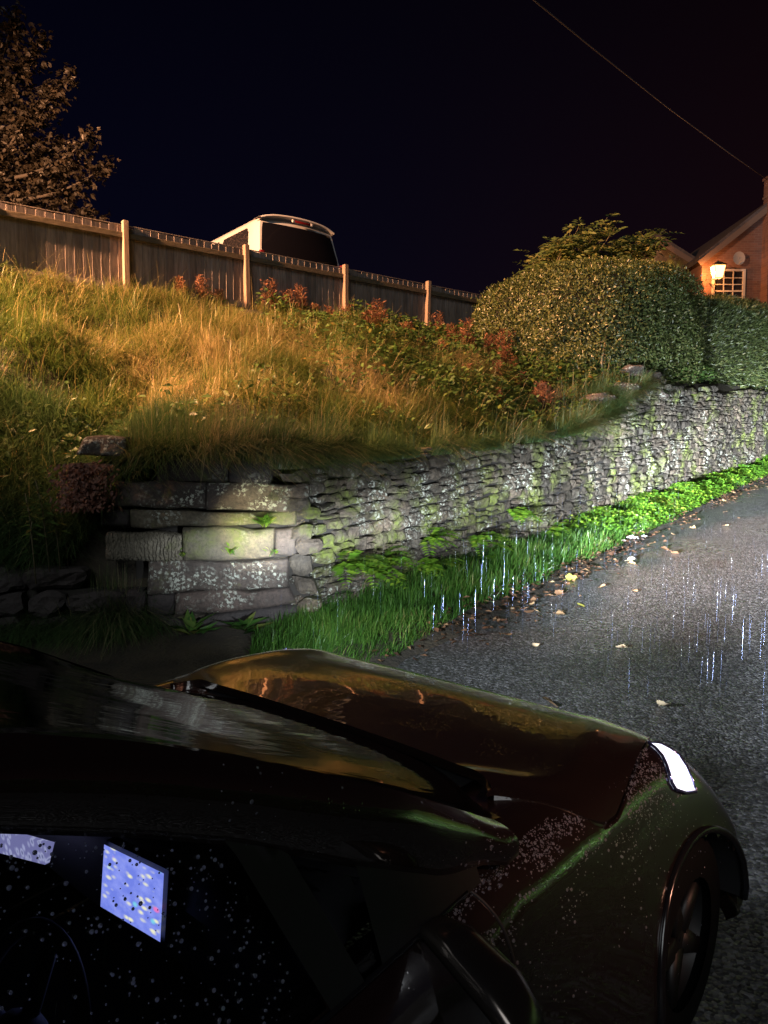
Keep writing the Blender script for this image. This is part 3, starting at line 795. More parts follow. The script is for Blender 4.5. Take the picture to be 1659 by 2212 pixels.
def build_van():
    ax = np.array([-.62, .785, 0]); ax /= np.linalg.norm(ax); rt = np.array([ax[1], -ax[0], 0])
    # nearest rear corner: placed so that the van stands just behind the fence
    cor = at_y(556, 560, 14.5); base = cor+rt*1.0; base[2] = PLAT+.03
    o = thing('parked_van', base, 'white van with dark rear window parked behind the fence on top of the bank', 'van')
    o.rotation_euler = (0, 0, math.atan2(rt[1], rt[0]))
    VH = 1.99; o.scale = (1.06, 1.06, 1.06)
    def sec(y):                                # half section (x, z) at distance y from the tail
        rise = np.interp(y, [0, .10, .5, 3.6, 4.2, 4.8, 5.0], [0, 0, 0, 0, -.75, -1.05, -1.25])
        half = np.interp(y, [0, .1, .3, 4.2, 4.8, 5.0], [.90, .93, .95, .95, .9, .8])
        top = VH+rise
        pts = [(0, top), (.45*half, top-.012), (.70*half, top-.045), (.80*half, top-.09), (.86*half, top-.17)]
        b = min(1.12, top-.3)
        pts += [(half*(.865+.115*t), (top-.17)*(1-t)+b*t) for t in (.25, .5, .75, 1)]
        pts += [(half, b-.2), (half, .5), (half*.98, .3), (half*.9, .25)]
        return pts
    def tail(z): return np.interp(z, [.25, .6, 1.0, 1.15, 1.85, 1.95, 2.0], [-.02, -.04, 0, .03, .20, .26, .34])
    ys = [0, .04, .12, .3, .6, 1.2, 2, 3, 3.6, 3.9, 4.2, 4.6, 4.9, 5.0]
    rows = []
    for y in ys:
        h = sec(y); full = [(-x, z) for x, z in h[::-1]]+[(x, z) for x, z in h[1:]]
        rows.append([(x, y+tail(z)*max(0, 1-y/1.2), z) for x, z in full])
    b = MB(); b.grid(np.array(rows))
    # rear door skin closes the tail, front end closes too
    r0 = rows[0]; h0 = len(r0)//2
    zs = np.array(r0)
    for row, fl in ((rows[0], 0), (rows[-1], 1)):
        A = []
        for i in range(h0+1):
            l = row[i]; r = row[len(row)-1-i]
            A.append([[l[0]*(1-t)+r[0]*t, l[1]-(.06*math.sin(math.pi*t) if not fl else -.05*math.sin(math.pi*t)), l[2]] for t in np.linspace(0, 1, 9)])
        b.grid(np.array(A))
    b.build('body', M_VANW, o)
    def tx(z): return np.interp(z, [1.12, 1.82], [.93*.98, .93*.865])
    # rear window
    A = []
    for z in np.linspace(1.20, 1.80, 7):
        w = tx(z)*np.interp(z, [1.2, 1.26, 1.76, 1.8], [.90, .935, .92, .90])
        A.append([[w*t, tail(z)-.075*math.cos(t*1.35)-.012+.02*abs(t)**4, z] for t in np.linspace(-1, 1, 13)])
    g = MB(); g.grid(np.array(A)); g.build('rear_window', M_DARKGLASS, o)
    # roof spoiler with high brake light
    A = []
    for t in np.linspace(-1, 1, 15):
        x = .80*t; d = .07*math.cos(t*1.3); zz = 1.985-.055*t*t-.05*abs(t)**6
        A.append([[x, .40, zz+.005], [x, .22-d, zz+.012], [x, .14-d, zz-.005], [x, .135-d, zz-.035], [x, .20-d, zz-.05], [x, .3, zz-.06]])
    s_ = MB(); s_.grid(np.array(A)); s_.build('spoiler', M_VANW, o)
    bl = MB(); bl.box((0.05, .075, 1.895), (.34, .035, .04)); bl.build('brake_light', M_REDLENS, o, bevel=.006)
    for sx in (-1, 1):
        tw = MB(); tw.box((sx*.2+.05, .072, 1.897), (.05, .03, .05)); tw.build('spoiler_bracket', M_VANW, o, bevel=.006)
        tl = MB(); tl.box((sx*.875, -.045, .98), (.11, .06, .5)); tl.build('tail_light', M_REDLENS, o, bevel=.02)
        # side glazing: three panes with rounded corners
        for y0, y1 in ((.40, 1.55), (1.66, 2.75), (2.86, 3.65)):
            A = []
            for z in np.linspace(1.20, 1.76, 7):
                f = np.interp(z, [1.2, 1.24, 1.72, 1.76], [.05, 0, 0, .05])
                off = .95*np.interp(z, [1.12, 1.82], [.98, .865])+.006
                A.append([[sx*off, y, z] for y in np.linspace(y0+f+(.20*(z-1.2) if y0 < 1 else 0), y1-f, 8)])
            w = MB(); w.grid(np.array(A), flip=sx > 0); w.build('side_window', M_SIDEGLASS, o)
    wp = MB(); wp.tube([(.25, -.06, 1.15), (.30, -.075, 1.19), (.62, -.02, 1.235), (.80, .03, 1.24)], [.022, .012, .010, .006], 6); wp.ball((.24, -.06, 1.14), .035)
    wp.build('wiper', M_RUBBER, o)
    hd = MB(); hd.box((.0, -.09, 1.02), (.5, .03, .05)); hd.build('tailgate_handle', M_CHROME, o, bevel=.008)
    bp = MB(); bp.box((0, -.06, .48), (1.82, .22, .26)); bp.build('bumper', M_RUBBER, o, bevel=.04)
    for y in (1.0, 4.0):
        for sx in (-1, 1):
            t, r = MB(), MB(); wheel(t, r, (sx*.83, y, .33), .33, .21, (sx, 0, 0))
            w = t.build('wheel', M_RUBBER, o); r.build('rim', M_RIM, w)
build_van()

# ------------------------------------------------------------------ hedges, elder, tree
def superpt(n, e, r):
    v = RNG.normal(0, 1, (n, 3)); v /= np.linalg.norm(v, axis=1, keepdims=True)
    k = (np.abs(v)**e).sum(1)**(-1/e); return v*k[:, None]
def hedge(name, cs, cp, cz, rs, rp, rz, n, label, cat, twiggy=False, e=3.4, seed=1, rz_tilt=0.0, left_drop=0.0):
    cx, cy = xy(cs, cp); o = thing(name, (cx, cy, float(terrain(cx, cy))), label, cat); org = np.array(o.location)
    ux = np.array([HX, HY, 0]); uy = np.array([-HY, HX, 0])
    def place(v, k):
        s = v[:, 0]*rs; p = v[:, 1]*rp; z = v[:, 2]*rz
        top = np.clip(v[:, 2], -1, 1)
        z = z + G*s*.9 + left_drop*np.clip(-v[:, 0]-.1, 0, 1)*(-1)*np.clip(v[:, 2]+1, 0, 1)
        P = (ux[None]*s[:, None]+uy[None]*p[:, None])*k[:, None]+np.array([0, 0, 1.0])*(z*k)[:, None]
        return P+np.array([cx, cy, cz])-org
    v = superpt(n, e, 1)
    lump = fbm(v[:, 0]*rs*2+v[:, 2]*1.3, v[:, 1]*rp*2+v[:, 2]*2.1, 1.1, seed*3.3)
    k = 1-.16*RNG.random(n)**1.6+(lump-.5)*.17+np.where(RNG.random(n) < .03, RNG.random(n)**2*.09, 0)
    P = place(v, k)
    g = np.sign(v)*np.abs(v)**(e-1)/np.array([rs, rp, rz]); N = ux[None]*g[:, :1]+uy[None]*g[:, 1:2]+np.array([0, 0, 1.0])*g[:, 2:]
    N /= np.linalg.norm(N, axis=1, keepdims=True)
    if not twiggy:
        D = RNG.normal(0, 1, (n, 3))+N*.5+np.array([0, 0, .35]); Nn = N+RNG.normal(0, .55, (n, 3))
        V, F, T = leaves(P, D, Nn, RNG.uniform(.035, .075, n), RNG.uniform(.02, .038, n), np.clip(RNG.normal(.45, .24, n), 0, 1))
    else:
        D = RNG.normal(0, .55, (n, 3))+N*.5+np.array([.45, -.2, .35]); Nn = N+RNG.normal(0, .5, (n, 3))
        V, F, T = leaves(P, D, Nn, RNG.uniform(.06, .15, n), RNG.uniform(.012, .024, n), np.clip(RNG.normal(.35, .24, n), 0, 1))
    np_mesh('foliage', V, F, T, M_HEDGE, o)
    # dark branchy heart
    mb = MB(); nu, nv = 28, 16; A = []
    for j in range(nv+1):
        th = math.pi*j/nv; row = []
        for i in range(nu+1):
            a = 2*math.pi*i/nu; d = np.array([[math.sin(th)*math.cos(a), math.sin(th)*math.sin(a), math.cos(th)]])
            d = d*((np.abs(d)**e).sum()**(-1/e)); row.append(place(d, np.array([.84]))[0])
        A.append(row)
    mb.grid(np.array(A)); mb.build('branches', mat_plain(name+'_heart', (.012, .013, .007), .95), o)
    # stems at the foot
    rnd = np.random.default_rng(seed)
    for i in range(16):
        sb = MB()
        s = rnd.uniform(-.85, .85)*rs; p = -rp*rnd.uniform(.55, .9); x, y = xy(cs+s, cp+p); z = float(terrain(x, y))
        a = np.array([x, y, z-.1])-org; h = rnd.uniform(.5, 1.0)
        sb.tube([a, a+np.array([rnd.normal(0, .05), -.02, h*.5]), a+np.array([rnd.normal(0, .16), .05, h])], [.022, .018, .012], 6); sb.build('stem', M_TWIG, o)
    return o
hedge('clipped_hedge', 14.2, 7.0, 4.40, 2.55, 1.7, 1.42, 110000, 'large rounded clipped green hedge standing above the stone wall', 'hedge', seed=1, left_drop=.30, e=4.2)
hedge('overgrown_hedge', 20.6, 6.5, 4.72, 4.6, 1.35, 1.30, 80000, 'darker straggly hedge to the right of the rounded one below the house', 'hedge', True, seed=2, e=2.8)

def compound_leaf(P, D, N, nl, ln, lw, r):
    """pinnate leaf: leaflets in pairs along a midrib plus one at the tip"""
    D = D/np.linalg.norm(D); S_ = np.cross(D, N); S_ /= np.linalg.norm(S_); out = []
    for i in range(nl):
        t = (i+.6)/(nl+.3); b = P+D*ln*t-np.array([0, 0, ln*.25*t*t])
        for sg in (-1, 1): out.append((b, D*.55+S_*sg*.85-np.array([0, 0, .15]), lw*(1-.25*t)))
    out.append((P+D*ln-np.array([0, 0, ln*.25]), D-np.array([0, 0, .3]), lw)); return out
def build_elder():
    bx, by = xy(15.2, 8.6); bz = float(terrain(bx, by)); o = thing('elder_bush', (bx, by, bz), 'elder bush with feathery compound leaves rising behind the rounded hedge', 'shrub')
    org = np.array([bx, by, bz]); rnd = np.random.default_rng(4)
    tips = [(1165, 555), (1185, 530), (1200, 515), (1215, 535), (1232, 500), (1250, 490), (1262, 515), (1285, 497), (1312, 470), (1330, 490), (1302, 515), (1345, 520), (1372, 512), (1395, 505), (1418, 500), (1440, 495), (1430, 515), (1385, 530), (1240, 535), (1275, 540), (1320, 540), (1360, 545), (1205, 548), (1150, 562), (1225, 515), (1410, 530)]
    Ps = []; root = np.array([0, 0, 0.0])
    for (px, py) in tips:
        tip = at_y(px, py, by+rnd.uniform(-.7, .5))-org
        mid = root*.5+tip*.5+np.array([rnd.normal(0, .1), 0, .25]); st = MB(); st.tube([root+rnd.normal(0, .05, 3)*[1, 1, 0], mid, tip], [.03, .018, .006], 6); st.build('stem', M_TWIG, o)
        for j in range(22):
            b = tip*(1-.22*rnd.random()*1.3)+mid*0+rnd.normal(0, .06, 3)
            a = rnd.uniform(0, 6.28); D = np.array([math.cos(a), math.sin(a)-.2, rnd.uniform(-.1, .6)])
            Ps += compound_leaf(b, D, np.array([0, 0, 1.0])+rnd.normal(0, .3, 3), 3, rnd.uniform(.22, .34), rnd.uniform(.14, .20), rnd)
    P = np.array([q[0] for q in Ps]); D = np.array([q[1] for q in Ps]); L = np.array([q[2] for q in Ps]); n = len(P)
    V, F, T = leaves(P, D, np.array([0, -.5, .8])+RNG.normal(0, .4, (n, 3)), L, L*.38, RNG.random(n)); np_mesh('foliage', V, F, T, M_ELDER, o)
build_elder()

def build_tree():
    Y = 17.0; base = at_y(-70, 620, Y); base[2] = PLAT
    o = thing('broadleaf_tree', base, 'tall dim leafy tree with upswept branches beyond the left end of the fence', 'tree'); rnd = np.random.default_rng(14)
    tb = MB(); hub = at_y(-60, 470, Y)-base
    tb.tube([(0, 0, -.2), (.04, 0, 1.0), hub, at_y(-45, 250, Y)-base, at_y(-20, 80, Y)-base], [.24, .19, .16, .09, .03], 9)
    tips = [(35, 22), (92, 70), (158, 152), (203, 285), (238, 348), (192, 452), (120, 190), (60, 110), (-20, 10), (-75, 60), (-130, 130), (-190, 210), (-260, 330), (-290, 420), (-100, 240), (130, 300), (160, 350), (110, 400), (60, 250), (20, 180), (150, 425), (90, 330), (10, 320), (-180, 380), (40, 420), (225, 470)]
    LP, LD = [], []
    for (px, py) in tips:
        tip = at_y(px, py, Y+rnd.uniform(-1.5, 1.3))-base
        f = np.clip((470-py)/470*.75, 0, .8); st = hub*(1-f)+(at_y(-25, 110, Y)-base)*f; st = st-np.array([0, 0, .35*(1-f)])
        ctl = st*.4+tip*.6-np.array([0, 0, .22*np.linalg.norm(tip[:2]-st[:2])])
        t = np.linspace(0, 1, 9)[:, None]; crv = (1-t)**2*st+2*t*(1-t)*ctl+t*t*tip
        tb.tube(crv, list(np.linspace(.06, .006, 9)), 5)
        ln = np.linalg.norm(tip-st); m = int(330*ln/3)+80
        u = rnd.random(m)**.8; q = ((1-u)**2)[:, None]*st+(2*u*(1-u))[:, None]*ctl+(u*u)[:, None]*tip
        rad = .08+.36*(1-u)**.7
        LP.append(q+rnd.normal(0, 1, (m, 3))*rad[:, None]*np.array([.75, .9, .75])); a = rnd.uniform(0, 6.28, m)
        LD.append(np.stack([np.cos(a), np.sin(a), rnd.normal(-.35, .4, m)], 1))
    tb.build('trunk', M_BARK, o)
    P = np.concatenate(LP); D = np.concatenate(LD); n = len(P)
    # hand-shaped leaves: three lobes each
    parts = []
    ln = RNG.uniform(.09, .17, n); Nn = np.array([0, -.35, 1.0])+RNG.normal(0, .5, (n, 3)); tint = np.clip(RNG.normal(.5, .25, n), 0, 1)
    Dn = D/np.linalg.norm(D, axis=1, keepdims=True); S_ = np.cross(Dn, Nn); S_ /= np.linalg.norm(S_, axis=1, keepdims=True)
    for sg, k in ((0, 1), (-1, .75), (1, .75)): parts.append(leaves(P, Dn+S_*sg*.95, Nn, ln*k, ln*k*.55, tint, .1))
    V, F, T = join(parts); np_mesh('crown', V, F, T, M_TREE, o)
build_tree()

# ------------------------------------------------------------------ house, outhouse, lantern, cable
def mat_brick():
    t = NT('old_brick'); v = t.coord()
    br = t.n('ShaderNodeTexBrick'); br.inputs['Scale'].default_value = 1; br.inputs['Brick Width'].default_value = .23; br.inputs['Row Height'].default_value = .078
    br.inputs['Mortar Size'].default_value = .007; br.inputs['Color1'].default_value = (.06, .025, .018, 1); br.inputs['Color2'].default_value = (.095, .042, .03, 1); br.inputs['Mortar'].default_value = (.09, .066, .055, 1)
    mp = t.n('ShaderNodeMapping'); mp.inputs['Rotation'].default_value = (math.pi/2, 0, 0); tc = t.n('ShaderNodeTexCoord'); t.l(tc.outputs['Object'], mp.inputs[0]); t.l(mp.outputs[0], br.inputs['Vector'])
    n = t.noise(v, 1.6, 5); t.set(Base_Color=t.mix(t.ramp(n, [(.35, .65), (.7, 0.0)]), br.outputs['Color'], (.05, .028, .022)), Roughness=.9)
    t.bump(t.math('ADD', br.outputs['Fac'], t.math('MULTIPLY', t.noise(v, 30, 3), -.6)), -.5, .015); return t.m
M_BRICK = mat_brick()
def mat_slate():
    t = NT('roof_slate'); v = t.coord(scale=(3, 3, 3)); n = t.noise(v, 2, 5)
    t.set(Base_Color=t.ramp(n, [(.3, (.02, .017, .018)), (.7, (.05, .04, .04))]), Roughness=.6); t.bump(t.noise(v, 6, 3), .4, .02); return t.m
M_SLATE = mat_slate()
M_WHITEWOOD = mat_plain('white_painted_wood', (.26, .25, .24), .5)
M_PANE = mat_plain('window_pane', (.01, .01, .013), .05)
M_IRON = mat_plain('black_iron', (.02, .02, .02), .45, .4)
HY_ = 26.0
def hp(px, py, y=HY_): return at_y(px, py, y)
def gable_house(name, lpx, apex, eave_py, y, depth, base_z, label, cat, over=.25, mat=M_BRICK):
    l = hp(lpx, eave_py, y); a = hp(*apex, y); half = a[0]-l[0]; o = thing(name, (a[0], y, base_z), label, cat)
    ez = l[2]-base_z; az = a[2]-base_z
    b = MB(); pr = [(-half, 0), (half, 0), (half, ez), (0, az), (-half, ez)]
    V = [(x, 0, z) for x, z in pr]+[(x, depth, z) for x, z in pr]
    b.add(V, [(0, 1, 2, 3, 4), (9, 8, 7, 6, 5), (0, 5, 6, 1), (1, 6, 7, 2), (0, 4, 9, 5)]); b.build('wall', mat, o, smooth=False)
    sl = (az-ez)/half; r = MB()
    for sx in (-1, 1):
        p0 = Vector((0, 0, az+.05)); p1 = Vector((sx*(half+.22), 0, ez+.05-.22*sl)); th = Vector((0, 0, .16))
        V = []
        for yy in (-over, depth+.1):
            for p in (p0, p1, p1+th, p0+th): V.append((p.x, yy, p.z))
        r.add(V, [(0, 1, 2, 3), (7, 6, 5, 4), (0, 4, 5, 1), (3, 2, 6, 7), (1, 5, 6, 2), (0, 3, 7, 4)])
    r.build('roof', M_SLATE, o, smooth=False)
    bg = MB()
    for sx in (-1, 1):
        ln = math.hypot(half+.2, (half+.2)*sl)
        bg.box((sx*(half+.2)/2, -over-.012, (az+ez-.2*sl)/2-.02), (ln, .025, .18), Matrix.Rotation(sx*math.atan(sl), 3, 'Y'))
    bg.build('bargeboard', mat_plain(name+'_board', (.07, .05, .04), .6), o, smooth=False)
    return o, half, ez, az
def build_house():
    o, half, ez, az = gable_house('brick_house', 1517, (1662, 446), 562, HY_, 9.0, 3.2, 'brick house with a steep gable and outside chimney at the right edge', 'house')
    org = np.array(o.location)
    ch = MB(); c0 = hp(1645, 560)-org; top = hp(1645, 392)-org; w = .95
    ch.box((c0[0]+w/2, -.22, top[2]/2), (w, .44, top[2])); ch.box((c0[0]+w/2, -.22, top[2]+.04), (w+.08, .52, .08)); ch.box((c0[0]+w/2, -.22, top[2]*.93), (w+.05, .49, .07))
    ch.tube([(c0[0]+.3, -.2, top[2]+.08), (c0[0]+.3, -.2, top[2]+.42)], .11, 12)
    ch.build('chimney', M_BRICK, o, smooth=False)
    # sash window
    a = hp(1538, 582)-org; b = hp(1606, 676)-org; W_, H_ = b[0]-a[0], a[2]-b[2]; cx, cz = (a[0]+b[0])/2, (a[2]+b[2])/2
    f = MB()
    for sx in (-1, 1): f.box((cx+sx*(W_/2-.04), -.03, cz), (.08, .08, H_))
    for sz in (-1, 1): f.box((cx, -.03, cz+sz*(H_/2-.035)), (W_-.162, .08, .07))
    win = f.build('window', M_WHITEWOOD, o, smooth=False)
    g = MB(); g.box((cx, -.005, cz), (W_-.1, .012, H_-.1)); g.build('pane', M_PANE, win, smooth=False)
    m = MB()
    for t in (-1/6, 1/6): m.box((cx+t*(W_-.16), -.028, cz), (.028, .03, H_-.14))
    for t in np.linspace(-.5, .5, 7)[1:-1]: m.box((cx, -.024, cz+t*(H_-.14)), (W_-.17, .03, .028 if abs(t) > .01 else .05))
    m.build('glazing_bars', M_WHITEWOOD, win, smooth=False)
    sl = MB(); sl.box((cx, -.07, cz-H_/2-.05), (W_+.16, .16, .07)); sl.build('sill', M_WHITEWOOD, win, smooth=False)
    d = hp(1589, 562)-org; ds = MB(); A = []
    for r in np.linspace(0, .2, 6): A.append([(d[0]+r*math.cos(t), -.26-.5*r*r+.02, d[2]+r*math.sin(t)*1.1) for t in np.linspace(0, 2*math.pi, 25)])
    ds.grid(np.array(A)); ds.tube([(d[0], 0, d[2]-.1), (d[0], -.25, d[2])], .018, 6); ds.tube([(d[0], -.24, d[2]-.2), (d[0], -.5, d[2]-.1)], .01, 6)
    ds.build('satellite_dish', mat_plain('dish_grey', (.16, .155, .155), .5), o)
    gt = MB(); e = hp(1600, 655)-org; gt.box((half*.9, -.1, e[2]-.12), (1.6, .1, .1)); gt.build('gutter', M_IRON, o)
    gable_house('stone_outhouse', 1318, (1408, 517), 572, 27.5, 5.0, 3.2, 'low outbuilding with a sloping roof between the hedge and the brick house', 'outbuilding', mat=M_RUBBLE)
build_house()
LANT = hp(1550.5, 588, HY_-.62)
def build_lantern():
    o = thing('wall_lantern', LANT, 'glowing orange lantern on a bracket on the gable of the brick house', 'lantern')
    fr = MB(); wt, wb, h = .185, .12, .40
    T = [(sx*wt, sy*wt, h/2) for sx, sy in ((-1, -1), (1, -1), (1, 1), (-1, 1))]; Bm = [(sx*wb, sy*wb, -h/2) for sx, sy in ((-1, -1), (1, -1), (1, 1), (-1, 1))]
    for i in range(4):
        fr.tube([T[i], Bm[i]], .009, 5); fr.tube([T[i], T[(i+1) % 4]], .010, 5); fr.tube([Bm[i], Bm[(i+1) % 4]], .010, 5)
    fr.build('frame', M_IRON, o)
    rf = MB(); rf.add([(sx*.22, sy*.22, h/2+.012) for sx, sy in ((-1, -1), (1, -1), (1, 1), (-1, 1))]+[(sx*.07, sy*.07, h/2+.13) for sx, sy in ((-1, -1), (1, -1), (1, 1), (-1, 1))], [(3, 2, 1, 0), (0, 1, 5, 4), (1, 2, 6, 5), (2, 3, 7, 6), (3, 0, 4, 7), (4, 5, 6, 7)])
    rf.ball((0, 0, h/2+.15), .035); rf.build('cap', M_IRON, o, smooth=False)
    t = NT('lit_lantern_glass'); t.set(Base_Color=(.8, .6, .4, 1)); t.b.inputs['Emission Color'].default_value = (1.0, .44, .12, 1); t.b.inputs['Emission Strength'].default_value = 5.0
    gl = MB(); k = .95
    gl.add([(x*k, y*k, z*.97) for x, y, z in Bm+T], [(3, 2, 1, 0), (0, 1, 5, 4), (1, 2, 6, 5), (2, 3, 7, 6), (3, 0, 4, 7), (4, 5, 6, 7)]); g = gl.build('glass', t.m, o, smooth=False)
    br = MB(); br.tube([(0, 0, -h/2), (0, .05, -h/2-.10), (0, .3, -h/2-.16), (0, .62, -h/2-.02)], .016, 6); br.build('bracket', M_IRON, o)
    lamp('lantern_light', 'POINT', tuple(LANT+np.array([-.30, .22, .02])), 190, (1.0, .33, .08), .08)
build_lantern()
def build_cable():
    pts = [(1657, 388, 25.8), (1580, 334, 23.6), (1440, 231, 20.4), (1280, 104, 17.0), (1153, 0, 14.7), (1000, -130, 12.4), (700, -400, 9.5)]
    P = [at_y(*p) for p in pts]; o_ = P[0]
    m = MB(); m.tube([tuple(p-o_) for p in P], .013, 6); o = m.build('overhead_cable', mat_plain('cable', (.10, .09, .08), .5))
    o.location = tuple(o_); tag(o, 'thin overhead cable running down to the chimney of the brick house', 'cable')
build_cable()

# ------------------------------------------------------------------ the dark car in front
from mathutils.bvhtree import BVHTree
PC = 1.77
ROLL = math.radians(0.3)                        # the road falls a little towards the near side here
PR = math.cos(ROLL)*P3+math.sin(ROLL)*Q3; QR = -math.sin(ROLL)*P3+math.cos(ROLL)*Q3
CAR_O = car(1.2, .8, 0)+PR*(PC-.8)
CAR_M = Matrix(((S3[0], PR[0], QR[0]), (S3[1], PR[1], QR[1]), (S3[2], PR[2], QR[2])))
def to_car(w):
    d = np.asarray(w)-CAR_O; return np.array([d@S3+1.2, d@PR+PC, d@QR])
def L(s, p, q): return (s-1.2, p-PC, q)          # car frame -> coordinates local to the car empty
def smooth_tab(pts, k=.07):
    g = np.arange(-2.2, 3.2, .01); v = np.interp(g, [a for a, b in pts], [b for a, b in pts])
    kk = np.exp(-.5*(np.arange(-30, 31)*.01/k)**2); kk /= kk.sum(); v = np.convolve(np.pad(v, 30, 'edge'), kk, 'valid')
    return lambda s: np.interp(s, g, v)
wfun = smooth_tab([(-1.72, .55), (-1.66, .78), (-1.5, .87), (-1.0, .965), (1.2, .97), (2.2, .98), (2.50, .985), (2.60, .90), (2.66, .74), (2.72, .50), (2.74, .2)], .03)
hfun = smooth_tab([(-1.75, .80), (-1.6, .98), (-1.2, 1.04), (1.5, 1.01), (1.8, .99), (2.05, .98), (2.25, .96), (2.42, .925), (2.53, .87), (2.62, .76), (2.69, .58), (2.74, .42)], .035)
KO = [0, .40, .70, .845, .925, .975, 1.0, 1.0, .99, .94]
KR = [1, .998, .99, .965, .915, .82, .64, .36, .10, 0]
def body_pt(s, k, side=-1):
    """k runs 0 (bonnet centre line) .. 9 (sill); side -1 is the side by the photographer"""
    k = min(max(k, 0), 9); w = float(wfun(s)); h = float(hfun(s)); i = int(min(k, 8)); t = k-i
    def cp(A, j, odd):
        if j < 0: return -A[1] if odd else A[1]
        return A[min(j, 9)]
    r = []
    for A, odd in ((KO, True), (KR, False)):
        a, b, c, d = cp(A, i-1, odd), A[i], A[min(i+1, 9)], cp(A, i+2, odd)
        r.append(b+.5*t*(c-a+t*(2*a-5*b+4*c-d+t*(3*(b-c)+d-a))))
    q = .2+(h-.2)*r[1]; fl = np.clip((.84-q)/.3, 0, 1)*np.clip((s-2.15)/.35, 0, 1)
    f2 = np.clip((.80-q)/.45, 0, 1)*np.clip((s-1.5)/.5, 0, 1)
    return (s+.15*fl, PC+side*(w*r[0]+(.02*fl+.085*f2)*r[0]), q)
def mat_carpaint():
    t = NT('wet_dark_paint'); v = t.coord()
    fl = t.voro(v, 900, 'F1', 'Color')
    t.set(Base_Color=t.mix(.12, (.012, .0075, .006), (.04, .026, .02)), Roughness=.30, Metallic=.5)
    t.b.inputs['Coat Weight'].default_value = 1.0; t.b.inputs['Coat Roughness'].default_value = .015; t.b.inputs['Coat IOR'].default_value = 2.2
    d = t.voro(v, 95, 'F1'); sel = t.noise(v, 5, 3)
    drop = t.math('MULTIPLY', t.ramp(d, [(0, 1.0), (.30, 0.0)]), t.ramp(sel, [(.5, 0.0), (.62, 1.0)]))
    wav = t.noise(v, 5.5, 3)
    b = t.bump(t.math('ADD', drop, t.math('MULTIPLY', wav, 1.6)), .13, .006)
    t.l(b.outputs[0], t.b.inputs['Coat Normal']); return t.m
M_PAINT = mat_carpaint()
M_DARKRIM = mat_plain('dark_alloy', (.004, .004, .004), .5)
M_MATTE = mat_plain('matte_black', (.003, .003, .003), .6)
M_COVER = mat_plain('mirror_cover_paint', (.11, .095, .085), .2, .9)
M_BEZEL = mat_plain('blue_tinted_chrome', (.25, .28, .6), .15, .9)
M_TRIM = mat_plain('gloss_black_trim', (.006, .006, .007), .16)
M_PLASTIC = mat_plain('dark_plastic', (.012, .012, .013), .5)
def mat_glass():
    t = NT('car_glass'); tr = t.n('ShaderNodeBsdfTransparent'); tr.inputs[0].default_value = (.78, .8, .84, 1)
    gl = t.n('ShaderNodeBsdfGlossy'); gl.inputs['Roughness'].default_value = .01
    fr = t.n('ShaderNodeFresnel'); fr.inputs[0].default_value = 1.5; mx = t.n('ShaderNodeMixShader')
    t.l(fr.outputs[0], mx.inputs[0]); t.l(tr.outputs[0], mx.inputs[1]); t.l(gl.outputs[0], mx.inputs[2]); t.l(mx.outputs[0], t.out.inputs[0]); return t.m
M_GLASS = mat_glass()
def mat_drop():
    t = NT('water_drop'); t.set(Base_Color=(1, 1, 1, 1), Roughness=.03, IOR=1.33); t.b.inputs['Transmission Weight'].default_value = 1.0
    tr = t.n('ShaderNodeBsdfTranslucent'); tr.inputs[0].default_value = (.86, .89, 1, 1); mx = t.n('ShaderNodeMixShader'); mx.inputs[0].default_value = .6  # translucent white share puts the drops' glints into their colour
    t.l(t.b.outputs[0], mx.inputs[1]); t.l(tr.outputs[0], mx.inputs[2]); t.l(mx.outputs[0], t.out.inputs[0]); return t.m
M_DROP = mat_drop()
M_SEAT = mat_plain('seat_cloth', (.12, .12, .14), .7)
M_DASH = mat_plain('dashboard', (.09, .09, .10), .6)

